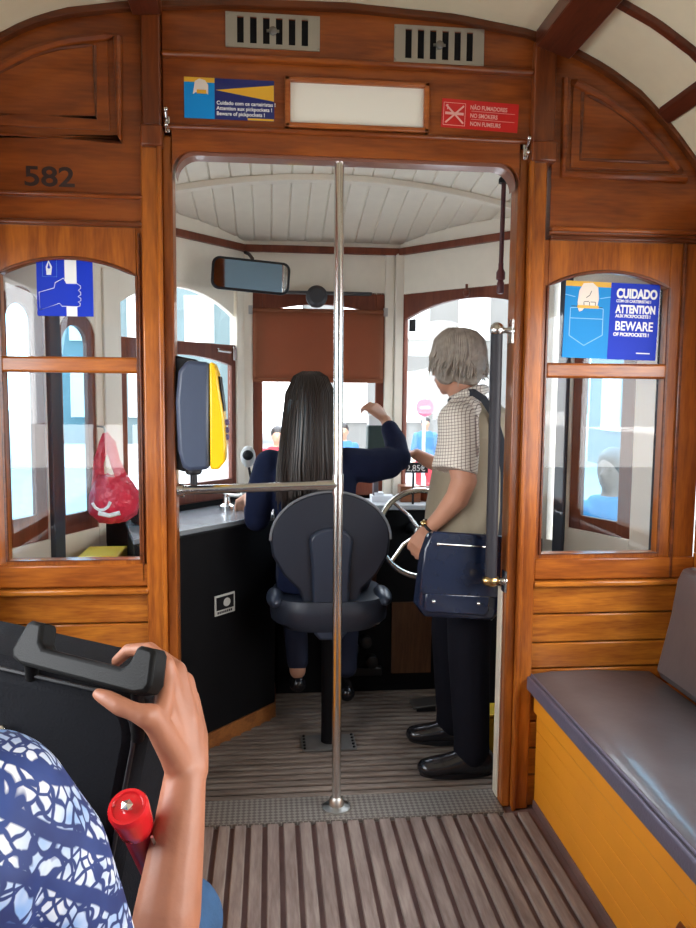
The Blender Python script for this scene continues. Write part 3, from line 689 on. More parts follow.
bm = B(); tube(bm, [(.777, .018, 1.715), (.812, .018, 1.712), (.833, .018, 1.712)], [.010, .010, .022]); box(bm, .824, .832, .0, .038, 1.67, 1.75); make('bracket', bm, chrome, gr)
bm = B(); ball(bm, (.779, .018, .835), .026, (1.3, 1, .85)); make('end_ball', bm, brass, gr)
bm = B(); tube(bm, [(.779, .018, .833), (.815, .018, .833), (.833, .018, .833)], [.013, .010, .022]); box(bm, .824, .832, .0, .038, .795, .872); make('bracket', bm, chrome, gr)

# ------------------------------------------------------------------ ticket validator
tv = empty('ticket_validator', (-.24, .06, 1.2), 'blue-grey and yellow ticket machine fixed to the left doorpost', 'ticket machine')
def vprism(pts, y0, y1): return prism(B(), pts, y0, y1)
grey_b = plain('validator_blue_grey', (.045, .06, .10), .4, bump=.2); yelp = plain('validator_yellow', (.85, .50, .0), .35, coat=.2)
make('mounting_plate', vprism([(-.322, 1.235), (-.29, 1.225), (-.24, 1.24), (-.24, 1.60), (-.322, 1.615)], .02, .075), black, tv, bevel=.006)
make('housing', vprism([(-.302, 1.30), (-.288, 1.245), (-.268, 1.232), (-.20, 1.238), (-.195, 1.59), (-.27, 1.597), (-.298, 1.56), (-.308, 1.46)], -.035, .11), grey_b, tv, bevel=.014)
make('front_cover', vprism([(-.197, 1.238), (-.17, 1.238), (-.150, 1.262), (-.146, 1.32), (-.152, 1.42), (-.165, 1.50), (-.172, 1.56), (-.184, 1.590), (-.197, 1.590)], -.035, .11), yelp, tv, bevel=.009)
make('display', vprism([(-.157, 1.43), (-.150, 1.43), (-.164, 1.545), (-.171, 1.545)], -.02, .095), black, tv)
bt = plain('validator_buttons', (.12, .10, .25), .4)
for z in (1.392, 1.366, 1.342): make('button', lathe(B(), [(.010, -.010), (.010, .004), (.006, .008)], (-.146, .03, z), 'x', 12), bt, tv)
make('bracket_stem', lathe(B(), [(.022, 1.215), (.028, 1.222), (.028, 1.235)], (-.258, .035, 0)), black, tv)
make('bracket_stem', tube(B(), [(-.258, .035, 1.18), (-.258, .035, 1.22)], .012), black, tv)

# ------------------------------------------------------------------ brake wheel
bw = empty('brake_wheel', (.68, .75, 0), 'large shiny steel hand brake wheel in front of the standing man', 'wheel')
WC = Vector((.68, .78, .865)); WR = .195
def wpt(a, r_, d=0): return WC + Vector((math.cos(a)*r_, math.sin(R(15))*math.sin(a)*r_+d, math.sin(a)*r_*math.cos(R(15))))
make('rim', tube(B(), [wpt(2*PI*i/48, WR) for i in range(48)], .013, n=12, closed=True), chrome, bw)
bm = B()
for k in range(4):
    a = R(35+90*k); tube(bm, [wpt(a, .02), wpt(a, WR*.5, .02), wpt(a+.12, WR-.005)], [.012, .010, .008], n=8)
make('spoke', bm, chrome, bw)
bm = B(); ball(bm, WC, .035, (1, .6, 1)); make('hub', bm, chrome, bw)
make('shaft', tube(B(), [WC, WC+Vector((0, .28, -.02)), WC+Vector((0, .33, -.05))], .018), blackm, bw)

# ------------------------------------------------------------------ driver's seat
ds = empty('driver_seat', (.25, .54, 0), 'grey-blue moulded swivel seat on a pedestal, carrying the driver', 'seat')
shell = plain('seat_shell', (.020, .025, .040), .4, bump=.15); shell2 = plain('seat_lobe', (.030, .040, .065), .36, bump=.15)
bm = mbox(.13, .36, .46, .60, .011, .020); make('base_plate', bm, plain('worn_grey_plate', (.10, .095, .09), .6, noise=.3), ds, bevel=.002)
for i in range(5):
    for x in (.142, .348): make('bolt', lathe(B(), [(.006, .02), (.005, .026)], (x, .472+i*.029, 0), 'z', 8), blackm, ds)
make('pedestal', lathe(B(), [(.036, .02), (.036, .48), (.05, .50), (.05, .53)], (.25, .54, 0)), blackm, ds)
bm = loft(B(), [(.245, .62, .53, .20, .20, 0), (.245, .62, .56, .245, .22, 0), (.245, .62, .62, .25, .225, 0), (.245, .62, .655, .235, .21, 0)], 32, .65); make('seat_pan', bm, shell, ds)
# side wings
for x in (.02, .47): make('side_wing', ball(B(), (x, .55, .645), .05, (.75, 2.2, .7)), shell2, ds)
# backrest: outline rounded, narrowing downwards
def back_outline(s=1.0):
    o = []
    for i in range(25):
        a = PI*i/24; o.append((.243+.243*s*math.cos(a), .905+.195*s*math.sin(a)))
    o += [(.243-.235*s, .84), (.243-.19*s, .76), (.243-.13*s, .70), (.243-.10*s, .62), (.243+.10*s, .62), (.243+.13*s, .70), (.243+.19*s, .76), (.243+.235*s, .84)]
    return o
def curved(bm, pts, y0, th, curve=.35):
    prism(bm, pts, 0, th)
    return bm
bm = prism(B(), back_outline(), .445, .475); 
o = make('backrest', bm, shell, ds, bevel=.011)
bm = prism(B(), back_outline(.90), .47, .515); make('back_cushion', bm, plain('seat_fabric', (.03, .035, .05), .8), ds, bevel=.012)
lobe = [(.243+.088*math.cos(PI*i/12), .90+.055*math.sin(PI*i/12)) for i in range(13)] + [(.165, .80), (.170, .62), (.178, .52), (.20, .495), (.285, .495), (.308, .52), (.316, .62), (.322, .80)]
make('rear_cover', prism(B(), lobe, .422, .452), shell2, ds, bevel=.012)
bm = B(); tube(bm, [(.33, .50, .57), (.43, .50, .555)], .010); ball(bm, (.44, .50, .552), .018); make('lever', bm, steel, ds)
make('edge_piping', tube(B(), [(p_[0], .445, p_[1]) for p_ in back_outline()[:25]], .005, n=6), plain('piping_light', (.20, .21, .23), .35), ds)

# ------------------------------------------------------------------ people materials
skin = plain('skin', (.56, .27, .17), .5, noise=.12, nscale=14); skin_l = plain('light_skin', (.62, .33, .22), .5, noise=.1)
skin_a = plain('tanned_arm_skin', (.42, .17, .095), .48, noise=.22, nscale=22, bump=.35, bscale=70)
navy = plain('navy_jersey', (.010, .015, .045), .9, noise=.2, bump=.3, bscale=150, spec=.2)
trou = plain('black_trousers', (.005, .005, .009), .9, noise=.2, spec=.15)
darkhair = plain('dark_brown_hair', (.020, .012, .009), .38, noise=.5, nscale=120, spec=.6)
greyhair = plain('grey_hair', (.36, .31, .26), .6, noise=.6, nscale=35)
leather = plain('black_shoe_leather', (.012, .012, .015), .25, coat=.3)
def hand(bm, w, d, up, side, size=1.0, curl=.5, sgn=1, spread=.12):
    """wrist point, direction of the fingers, back-of-hand normal, across direction (towards thumb)"""
    w = Vector(w); d = Vector(d).normalized(); up = Vector(up); up = (up-d*up.dot(d)).normalized(); s = d.cross(up)*sgn
    pc = w+d*.045*size
    for i in range(-2, 3):
        limb(bm, [(*(w+s*i*.006*size), .015*size), (*(w+d*.08*size+s*i*.0155*size), .0125*size)], 10)
    for k, ln in enumerate((.070, .078, .072, .056)):
        b = w+d*.082*size+s*(.031-.0205*k)*size; a = 0; p = b; ch = [(*p, .0095*size)]
        dirv = (d + s*spread*(1.5-k)*.5).normalized()
        for j, f in enumerate((.45, .32, .23)):
            a += curl*(.7 if j == 0 else 1.0); v = dirv*math.cos(a)-up*math.sin(a); p = p+v*ln*f*size; ch.append((*p, (.009-.0012*j)*size))
        limb(bm, ch, 8)
    p = w+d*.02*size+s*.02*size; v = (d*.55+s*.75-up*.25).normalized(); ch = [(*p, .014*size)]
    for j, f in enumerate((.040, .034, .026)):
        p = p+v*f*size; ch.append((*p, (.0125-.0015*j)*size)); v = (v+d*.35-up*.2*curl).normalized()
    limb(bm, ch, 8)
def head(bm, c, f, r=.098, female=False):
    """c centre, f facing"""
    f = Vector(f).normalized(); up = Vector((0, 0, 1)); s = f.cross(up).normalized()
    M3 = Matrix((s, f, up)).transposed(); c = Vector(c)
    def P(x, y, z): return c+M3@Vector((x, y, z))
    ball(bm, c, r, (.80, .98, 1.08), 20, M3.to_4x4()); ball(bm, P(0, .018, -.045), r*.78, (.80, .95, .95), 16, M3.to_4x4())
    limb(bm, [(*P(0, .045, -.088), .026), (*P(0, .055, -.098), .02)], 10)
    limb(bm, [(*P(0, .088, .012), .010), (*P(0, .108, -.022), .015)], 8)
    limb(bm, [(*P(-.02, .088, -.055), .008), (*P(0, .093, -.055), .009), (*P(.02, .088, -.055), .008)], 8)
    limb(bm, [(*P(-.04, .078, .025), .012), (*P(.04, .078, .025), .012)], 8)
    for sx in (-1, 1): ball(bm, P(sx*.078, -.005, -.01), .028, (.35, .7, 1.05), 10, M3.to_4x4())
    return P
def eyes(parent, P):
    for sx in (-1, 1): make('eye', ball(B(), P(sx*.031, .078, .008), .012, n=10), plain('eye_dark', (.03, .02, .015), .2), parent)

# ------------------------------------------------------------------ driver
dr = empty('person', (.2, .62, .66), 'seated driver with long dark straight hair and navy sweater, right arm raised', 'person')
bm = B()
loft(bm, [(.22, .63, .665, .165, .12, 0), (.22, .63, .75, .165, .115, 0), (.205, .62, .90, .135, .10, 0), (.185, .61, 1.05, .155, .105, 0), (.17, .60, 1.17, .17, .10, 0), (.165, .60, 1.25, .13, .075, 0), (.165, .60, 1.29, .06, .055, 0)])
limb(bm, [(.165, .60, 1.24, .05), (.165, .605, 1.36, .048)])
P = head(bm, (.167, .612, 1.455), (.25, .97, -.05))
limb(bm, [(.0, .60, 1.20, .05), (-.035, .62, 1.07, .042), (-.05, .65, .96, .038), (-.08, .80, .98, .030), (-.10, .87, 1.02, .022)])
limb(bm, [(.325, .60, 1.20, .048), (.45, .63, 1.195, .040), (.545, .67, 1.215, .038), (.535, .74, 1.30, .030), (.510, .785, 1.375, .024)])
limb(bm, [(.13, .68, .73, .09), (.10, 1.00, .70, .062), (.10, 1.03, .58, .055), (.12, .86, .34, .045), (.125, .84, .22, .038)])
limb(bm, [(.33, .68, .73, .09), (.37, .98, .70, .062), (.37, 1.00, .58, .055), (.36, .93, .34, .045), (.36, .92, .20, .038)])
hand(bm, (.509, .787, 1.378), (-.62, .2, .55), (.4, -.6, .6), None, .95, .75, 1)
hand(bm, (-.10, .87, 1.02), (-.25, .8, -.35), (0, .3, 1), None, .95, .7, 1)
fuse('body', bm, skin_l, dr, .006, 3); eyes(dr, P)
bm = B()
loft(bm, [(.215, .625, .66, .19, .135, 0), (.215, .625, .75, .185, .13, 0), (.20, .62, .90, .165, .12, 0), (.185, .61, 1.05, .175, .125, 0), (.17, .60, 1.16, .195, .12, 0), (.165, .60, 1.235, .165, .09, 0), (.165, .60, 1.275, .08, .065, 0)])
limb(bm, [(.0, .60, 1.19, .068), (-.04, .62, 1.07, .062), (-.055, .65, .96, .056), (-.075, .78, .975, .042)])
limb(bm, [(.32, .60, 1.195, .072), (.42, .625, 1.185, .074), (.50, .65, 1.195, .070), (.548, .67, 1.215, .058), (.545, .725, 1.285, .049), (.525, .760, 1.335, .040)])
fuse('sweater', bm, navy, dr, .007, 3)
bm = B()
limb(bm, [(.13, .64, .72, .11), (.10, 1.00, .70, .072), (.10, 1.035, .58, .064), (.12, .87, .36, .055), (.125, .85, .26, .05)])
limb(bm, [(.33, .64, .72, .11), (.37, .98, .70, .072), (.37, 1.00, .58, .064), (.36, .93, .34, .055), (.36, .92, .20, .050)])
fuse('trousers', bm, plain('navy_trousers', (.012, .016, .04), .85), dr, .008, 3)
for (x, y, z) in ((.125, .88, .16), (.36, .95, .08)):
    bm = B(); limb(bm, [(x, y-.05, z, .038), (x, y+.04, z-.005, .040), (x, y+.12, z-.012, .030)]); make('shoe', bm, leather, dr)
# hair: a cap and a curtain of strands
bm = B(); ball(bm, (.165, .60, 1.468), .112, (.92, 1.0, 1.0), 24)
loft(bm, [(.163, .555, 1.47, .100, .075, 0), (.160, .545, 1.38, .112, .065, 0), (.158, .535, 1.28, .125, .055, 0), (.160, .525, 1.17, .128, .045, 0), (.163, .522, 1.06, .110, .030, 0)], 32)
hr = fuse('hair', bm, darkhair, dr, .008, 4)
bm = B()
for i in range(260):
    t = random.random(); a = R(200+140*t); rr = .108+random.random()*.01
    x0, y0_ = .165+rr*.95*math.cos(a)*.98, .60+rr*math.sin(a)
    xe = .160+(.132+random.random()*.012)*math.cos(a); ye = .525+.045*math.sin(a)+random.uniform(-.01, .01)
    ze = 1.06+random.uniform(-.06, .05)
    xt = .165+.03*math.cos(a)+random.uniform(-.01, .01)
    tube(bm, [(xt, .59, 1.578+random.uniform(-.006, .001)), ((xt+x0)/2, (.6+y0_)/2-.012, 1.558), (x0, y0_, 1.49), (x0*.5+xe*.5, y0_*.5+ye*.5-.012, 1.33), (xe, ye-.01, 1.19), (xe+random.uniform(-.012, .012), ye, ze)], [.0035, .004, .0045, .0045, .004, .0015], n=5)
make('hair_strands', bm, darkhair, dr)
# ------------------------------------------------------------------ ticket pad the driver reaches for, fare sign, coin hand
tp = empty('ticket_printer', (.52, .98, .955), 'dark green ticket printer with paper on top beside the driver hand', 'ticket machine')
make('stand', mbox(.510, .535, 1.16, 1.20, .9555, 1.20), plain('printer_stand', (.12, .10, .11), .5), tp, bevel=.003)
make('body', mbox(.475, .575, 1.13, 1.21, 1.20, 1.335), plain('dark_green_plastic', (.035, .06, .055), .4), tp, bevel=.008)
make('paper', mbox(.480, .57, 1.135, 1.205, 1.335, 1.385), plain('ticket_paper', (.85, .85, .85), .6), tp)
fs = empty('fare_sign', (.72, 1.1, 1.13), 'small black fare card reading 2,85€ beside the man', 'sign')
make('card', mbox(.650, .760, 1.050, 1.056, 1.110, 1.160), black, fs)
make('stand', mbox(.685, .695, 1.056, 1.062, .9555, 1.15), black, fs)
text('lettering', '2,85€', .042, WHI, fs, (.654, 1.0495, 1.119), bold=.0003, wide=.95)
# ------------------------------------------------------------------ standing man
mn = empty('person', (.78, .4, 0), 'standing grey-haired man in checked shirt and khaki vest, seen from behind', 'person')
fac = Vector((-.78, .62, 0)).normalized()
ang = math.atan2(fac.y, fac.x)+PI/2          # local x = left-right axis
bm = B()
loft(bm, [(.79, .40, .80, .15, .115, ang), (.79, .40, .92, .155, .12, ang), (.79, .40, 1.05, .15, .13, ang), (.80, .40, 1.20, .165, .125, ang), (.81, .40, 1.34, .18, .11, ang), (.80, .40, 1.43, .15, .085, ang), (.785, .40, 1.47, .06, .06, ang)])
limb(bm, [(.780, .40, 1.44, .06), (.742, .40, 1.54, .055)])
PM = head(bm, (.728, .405, 1.612), (-.58, .81, -.12))
limb(bm, [(.700, .245, 1.39, .058), (.708, .225, 1.27, .054), (.722, .207, 1.170, .050), (.70, .222, 1.10, .046), (.65, .25, 1.03, .034), (.605, .28, .975, .026)])
hand(bm, (.604, .281, .975), (-.38, .25, -.75), (-.6, -.7, 0), None, 1.02, .45, -1)
limb(bm, [(.91, .57, 1.38, .055), (.83, .68, 1.24, .046), (.775, .72, 1.16, .042), (.69, .74, 1.20, .032), (.645, .75, 1.225, .026)])
hand(bm, (.645, .75, 1.225), (-.9, .1, .1), (-.2, .2, 1), None, .95, .6, -1)
limb(bm, [(.785, .30, .86, .09), (.770, .27, .50, .062), (.785, .240, .13, .045)])
limb(bm, [(.785, .48, .86, .09), (.74, .50, .50, .062), (.775, .515, .13, .045)])
fuse('body', bm, skin, mn, .007, 3); eyes(mn, PM)
# checked shirt
m, n, l, p = nmat('checked_shirt'); shirt_m = m
tc = n.new('ShaderNodeTexCoord'); sp = n.new('ShaderNodeSeparateXYZ'); l.new(tc.outputs['Object'], sp.inputs[0])
def stripes(sock, period, width):
    a = n.new('ShaderNodeMath'); a.operation = 'DIVIDE'; a.inputs[1].default_value = period; l.new(sock, a.inputs[0])
    f_ = n.new('ShaderNodeMath'); f_.operation = 'FRACT'; l.new(a.outputs[0], f_.inputs[0])
    g = n.new('ShaderNodeMath'); g.operation = 'LESS_THAN'; g.inputs[1].default_value = width; l.new(f_.outputs[0], g.inputs[0]); return g.outputs[0]
dsum = n.new('ShaderNodeVectorMath'); dsum.operation = 'DOT_PRODUCT'; dsum.inputs[1].default_value = (.8, -.6, .12); l.new(tc.outputs['Object'], dsum.inputs[0])
dz = n.new('ShaderNodeVectorMath'); dz.operation = 'DOT_PRODUCT'; dz.inputs[1].default_value = (-.15, 0, 1); l.new(tc.outputs['Object'], dz.inputs[0])
mxx = n.new('ShaderNodeMath'); mxx.operation = 'ADD'; l.new(stripes(dsum.outputs['Value'], .0115, .20), mxx.inputs[0]); l.new(stripes(dz.outputs['Value'], .0115, .20), mxx.inputs[1])
rp = n.new('ShaderNodeValToRGB'); rp.color_ramp.elements[0].color = (.80, .74, .66, 1); rp.color_ramp.elements[1].color = (.12, .10, .10, 1); rp.color_ramp.elements[1].position = 1.0
e_ = rp.color_ramp.elements.new(.5); e_.color = (.34, .27, .23, 1)
hf = n.new('ShaderNodeMath'); hf.operation = 'MULTIPLY'; hf.inputs[1].default_value = .5; l.new(mxx.outputs[0], hf.inputs[0]); l.new(hf.outputs[0], rp.inputs[0]); l.new(rp.outputs[0], p.inputs['Base Color']); p.inputs['Roughness'].default_value = .85
bm = B()
loft(bm, [(.79, .40, .84, .165, .13, ang), (.79, .40, 1.05, .165, .142, ang), (.80, .40, 1.20, .178, .135, ang), (.81, .40, 1.34, .195, .118, ang), (.80, .40, 1.435, .165, .092, ang), (.78, .40, 1.485, .075, .075, ang), (.77, .40, 1.50, .064, .064, ang)])
ball(bm, (.706, .252, 1.388), .079, n=24); ball(bm, (.740, .30, 1.415), .072, n=20); tube(bm, [(.715, .262, 1.42), (.708, .248, 1.37), (.704, .236, 1.30), (.694, .222, 1.245), (.686, .214, 1.205)], [.055, .077, .081, .084, .088], n=24)
limb(bm, [(.90, .555, 1.385, .07), (.84, .65, 1.27, .068)])
fuse('shirt', bm, shirt_m, mn, .007, 3)
bm = B(); limb(bm, [(.715, .345, 1.475, .018), (.755, .325, 1.495, .020), (.81, .345, 1.510, .022), (.845, .40, 1.512, .022), (.84, .45, 1.50, .022)]); fuse('collar', bm, shirt_m, mn, .006, 3)
khaki = plain('khaki_vest_cloth', (.30, .25, .175), .85, noise=.15, nscale=9, bump=.4, bscale=90)
bm = B()
loft(bm, [(.79, .40, .825, .172, .155, ang), (.785, .40, .90, .178, .172, ang), (.795, .40, 1.05, .180, .172, ang), (.812, .395, 1.20, .188, .160, ang), (.832, .385, 1.33, .190, .135, ang), (.838, .38, 1.42, .155, .095, ang), (.825, .385, 1.462, .09, .065, ang)])
fuse('vest', bm, khaki, mn, .008, 4)
bm = B()
for (a0) in (-.9, -.3):
    pass
tube(bm, [(.80, .205, .86), (.805, .205, .97)], .0022, n=6)
make('vest_seam', bm, plain('seam_dark', (.14, .11, .08), .9), mn)
bm = B()
limb(bm, [(.79, .325, .90, .105), (.785, .30, .78, .10), (.772, .265, .50, .084), (.785, .240, .14, .070), (.785, .240, .10, .072)])
limb(bm, [(.79, .47, .90, .105), (.785, .48, .78, .10), (.755, .50, .50, .083), (.775, .515, .14, .070), (.775, .515, .10, .072)])
loft(bm, [(.79, .40, .76, .15, .12, ang), (.79, .40, .90, .17, .14, ang)])
fuse('trousers', bm, trou, mn, .009, 4)
def shoe(hx, hy, tx, ty):
    d = Vector((tx-hx, ty-hy, 0)); L_ = d.length; d.normalize(); s = Vector((-d.y, d.x, 0)); h = Vector((hx, hy, 0))
    bm = B()
    def e(t, z, r_, sc): c = h+d*t*L_; ball(bm, (c.x, c.y, z), r_, (1, 1, sc), 14)
    [e(t_, z_, r_, c_) for t_, z_, r_, c_ in ((.12, .062, .044, 1.3), (.21, .065, .046, 1.35), (.30, .066, .047, 1.35), (.36, .063, .047, 1.22), (.43, .059, .048, 1.1), (.5, .055, .048, 1.0), (.57, .051, .049, .93), (.64, .048, .050, .86), (.72, .046, .051, .80), (.80, .044, .050, .76), (.88, .042, .047, .72))]
    tube(bm, [h+d*.12*L_+Vector((0, 0, .045)), h+d*.5*L_+Vector((0, 0, .045)), h+d*.88*L_+Vector((0, 0, .038))], [.04, .045, .042], flat=.75)
    o = fuse('shoe', bm, leather, mn, .006, 10)
    bm = B(); loft_pts = []
    for i in range(24):
        a = 2*PI*i/24; c = h+d*L_*.5+d*math.cos(a)*L_*.5+s*math.sin(a)*(.048 if math.cos(a) > 0 else .042)
        loft_pts.append((c.x, c.y))
    zprism(bm, loft_pts, .0125, .030); make('sole', bm, black, o if False else mn)
shoe(.868, .225, .580, .235); shoe(.855, .49, .590, .535)
# grey hair: fused volume plus locks
hd = Vector((.728, .405, 1.612)); hf_ = Vector((-.58, .81, 0)).normalized(); hs_ = Vector((hf_.y, -hf_.x, 0))
def HP(x, y, z): return hd+hs_*x+hf_*y+Vector((0, 0, z))
bm = B(); ball(bm, HP(0, -.015, .031), .102, (.95, .95, .95), 20); ball(bm, HP(0, -.05, .0), .085, (1, 1, 1), 18)
for sx in (-1, 1): ball(bm, HP(sx*.060, -.005, -.02), .050, (1, 1, 1.3), 12)
limb(bm, [(*HP(0.01, -.080, -.03), .045), (*HP(.012, -.082, -.058), .030)])
hr = fuse('hair', bm, greyhair, mn, .006, 2)
bm = B()
for i in range(330):
    a = random.uniform(-2.5, 2.5)    # around the back of the head
    r0_ = .098
    px, py = math.sin(a)*r0_, -math.cos(a)*r0_-.012
    zt = random.uniform(.0, .09); q0 = HP(px*.25+random.uniform(-.03, .03), py*.25-.01, .134+random.uniform(-.004, .003)); q1 = HP(px*1.0, py*1.0, zt)
    ln = random.uniform(.05, .105) if abs(a) < 1.6 else random.uniform(.03, .07)
    w_ = random.uniform(-.02, .02); fl_ = random.uniform(-.01, .045) if abs(a) < 1.4 else random.uniform(-.01, .012)
    q2 = HP(px*1.09+w_*.5, py*1.08-.004, min(zt, .05)-ln*.6); q3 = HP(px*(1.06+fl_*6)+w_, py*(1.04+fl_*6), min(zt, .05)-ln+.005+fl_*.2)
    th_ = random.uniform(.8, 1.6)
    tube(bm, [q0, HP(px*.66, py*.66-.008, .122), HP(px*.96, py*.96-.006, max(.092, zt)), HP(px*1.06, py*1.06-.006, min(zt, .05)), q2, q3], [.002*th_, .0035*th_, .0042*th_, .0042*th_, .0036*th_, .0006], n=5)
make('hair_locks', bm, greyhair, mn)
# wristwatch
wt = empty('wristwatch', (.605, .28, .985), 'gold wristwatch with dark strap on the standing man', 'watch')
wd = (Vector((.604, .281, .975))-Vector((.65, .25, 1.03))).normalized(); wc = Vector((.61, .277, .985))
u_ = wd.cross(Vector((0, 1, 0))).normalized(); v_ = wd.cross(u_)
make('strap', tube(B(), [wc+(u_*math.cos(a*PI/12)+v_*math.sin(a*PI/12))*.031 for a in range(24)], .006, n=8, closed=True), black, wt)
bm = B(); ball(bm, wc+Vector((-.026, -.012, .014)), .014, (1, 1, 1)); make('case', bm, brass, wt)
# ------------------------------------------------------------------ messenger bag
mb = empty('messenger_bag', (.70, .15, .66), 'dark blue leather messenger bag hanging at the standing man\'s hip', 'bag')
bl = plain('dark_blue_leather', (.008, .014, .036), .26, noise=.25, nscale=12, bump=.3, bscale=60, coat=.35)
MB_ = Matrix.Translation((.692, .118, .842)) @ Matrix.Rotation(R(7), 4, 'Z') @ Matrix.Rotation(R(5.5), 4, 'Y') @ Matrix.Diagonal((1.04, 1, 1.12, 1))
make('body', prism(B(), [(-.130, .125), (-.15, .05), (-.152, -.11), (-.12, -.145), (.13, -.150), (.155, -.12), (.150, .11), (.135, .13)], -.040, .040, MB_), bl, mb, bevel=.016)
make('flap', prism(B(), [(-.132, .137), (-.156, .08), (-.158, -.045), (-.145, -.068), (.145, -.070), (.158, -.045), (.153, .12), (.138, .137)], -.052, -.036, MB_), bl, mb, bevel=.007)
make('front_pocket', prism(B(), [(-.135, -.06), (-.135, -.12), (-.12, -.128), (.09, -.130), (.105, -.12), (.105, -.06)], -.052, -.034, MB_), bl, mb, bevel=.008)
make('zip', tube(B(), [MB_ @ Vector((-.11, -.054, .098)), MB_ @ Vector((.10, -.054, .098))], .003, n=8), chrome, mb)
for (u, z) in ((-.105, -.088), (.060, -.088), (-.112, .098)): make('stud', ball(B(), MB_ @ Vector((u, -.056, z)), .007, n=10), chrome, mb)
make('edge_trim', tube(B(), [MB_ @ Vector(p_) for p_ in ((.16, -.02, .06), (.162, -.02, -.06), (.158, -.02, -.12), (.13, -.02, -.150))], .003, n=6), plain('grey_edge', (.3, .3, .28), .5), mb)
bm = B()
def strap(pts, w=.0135, t=.0035):
    prev = None; P_ = [Vector(p_) for p_ in pts]
    for a, b_ in zip(P_, P_[1:]):
        d = (b_-a).normalized(); s = d.cross(Vector((0.45, 1, 0)).normalized())
        s = s.normalized() if s.length > .01 else Vector((1, 0, 0))
        nn = d.cross(s)
        vv = [bm.verts.new(p_+s*w*i+nn*t*j) for p_ in (a-d*.003, b_+d*.003) for (i, j) in ((-1, -1), (1, -1), (1, 1), (-1, 1))]
        for f_ in ((0, 1, 2, 3), (4, 5, 6, 7), (0, 1, 5, 4), (1, 2, 6, 5), (2, 3, 7, 6), (3, 0, 4, 7)): bm.faces.new([vv[i] for i in f_])
strap([(.852, .150, .92), (.872, .185, 1.05), (.872, .195, 1.20), (.860, .205, 1.32), (.835, .230, 1.42), (.805, .262, 1.475), (.775, .30, 1.500), (.745, .335, 1.497), (.70, .37, 1.46)])
make('shoulder_strap', bm, plain('strap_grey_blue', (.018, .021, .030), .55, spec=.3), mb)
# yellow box and pedal on the floor
yb_ = empty('yellow_box', (.90, .30, .012), 'yellow metal box on the floor behind the standing man', 'box')
make('body', mbox(.880, .97, .33, .44, .012, .19), plain('yellow_paint', (.75, .50, .02), .4, noise=.1), yb_, bevel=.006)
make('lid', mbox(.876, .974, .326, .444, .19, .205), plain('yellow_paint2', (.75, .50, .02), .4, noise=.1), yb_, bevel=.004)
pd = empty('foot_pedal', (.72, .84, .012), 'dark foot pedal on the cab floor beyond the man\'s shoes', 'pedal')
make('pedal_plate', prism(B(), [(.66, .03), (.79, .045), (.79, .055), (.66, .04)], .80, .90), plain('pedal_metal', (.07, .065, .06), .5, .5), pd, bevel=.003)
make('pedal_base', mbox(.68, .77, .82, .88, .012, .036), black, pd)

# ------------------------------------------------------------------ benches
def bench(name, s, label):
    def X(v): return v if s > 0 else .52-v
    def bx(x0, x1, y0, y1, z0, z1, m, nm, bev=.004):
        a, b_ = sorted((X(x0), X(x1))); return make(nm, mbox(a, b_, y0, y1, z0, z1), m, bn, bevel=bev)
    bn = empty(name, (X(1.2), -1.2, 0), label, 'bench')
    yf, yb2 = -.012, -2.9
    for k_ in range(5): bx(.952, 1.50, yb2, yf, .03+.066*k_, .0945+.066*k_, orange, 'base_board', .0015)
    bx(.938, 1.50, yb2, yf, .36, .452, orange, 'top_rail', .006)
    bx(.946, 1.50, yb2, yf, .0, .03, floor_red, 'kick_board', .004)
    a, b_ = sorted((X(.93), X(1.40)))
    bm = B(); n_ = 9
    prof = [(X(.922), .455), (X(.918), .475), (X(.920), .494), (X(.937), .503), (X(1.0), .510), (X(1.15), .512), (X(1.37), .500), (X(1.37), .455)]
    # extrude profile along y
    A = [bm.verts.new((p_[0], yf+.0, p_[1])) for p_ in prof]; Bv = [bm.verts.new((p_[0], yb2, p_[1])) for p_ in prof]
    bm.faces.new(A); bm.faces.new(Bv[::-1])
    for i in range(len(prof)): bm.faces.new([A[i], A[(i+1) % len(prof)], Bv[(i+1) % len(prof)], Bv[i]])
    make('seat_cushion', bm, vinyl, bn, bevel=.006)
    make('cushion_piping', tube(B(), [(X(.926), yf, .4995), (X(.926), yb2, .4995)], .0045, n=8), vinyl2, bn)
    bx(.909, .925, yb2, yf+.001, .446, .496, vinyl2, 'cushion_border', .006)
    bm = B(); prof = [(X(1.365), .505), (X(1.345), .54), (X(1.385), .72), (X(1.405), .86), (X(1.425), .90), (X(1.47), .905), (X(1.485), .88), (X(1.485), .505)]
    A = [bm.verts.new((p_[0], -.10, p_[1])) for p_ in prof]; Bv = [bm.verts.new((p_[0], yb2, p_[1])) for p_ in prof]
    bm.faces.new(A); bm.faces.new(Bv[::-1])
    for i in range(len(prof)): bm.faces.new([A[i], A[(i+1) % len(prof)], Bv[(i+1) % len(prof)], Bv[i]])
    make('back_cushion', bm, vinyl, bn, bevel=.012)
    return bn
bench('bench', 1, 'long grey leather bench with orange painted base along the right wall')
bench('bench', -1, 'long grey leather bench behind the black case along the left wall')
bm = B()
for y in (-.30, -.62):
    pass
bn_cut = tag(make('heater_cover', prism(B(), [(.925, .0), (.9365, .0), (.9365, .30), (.925, .28)], -1.42, -1.02), w_dz, None, bevel=.006), 'dark wooden heater cover low on the orange bench front', 'cover')

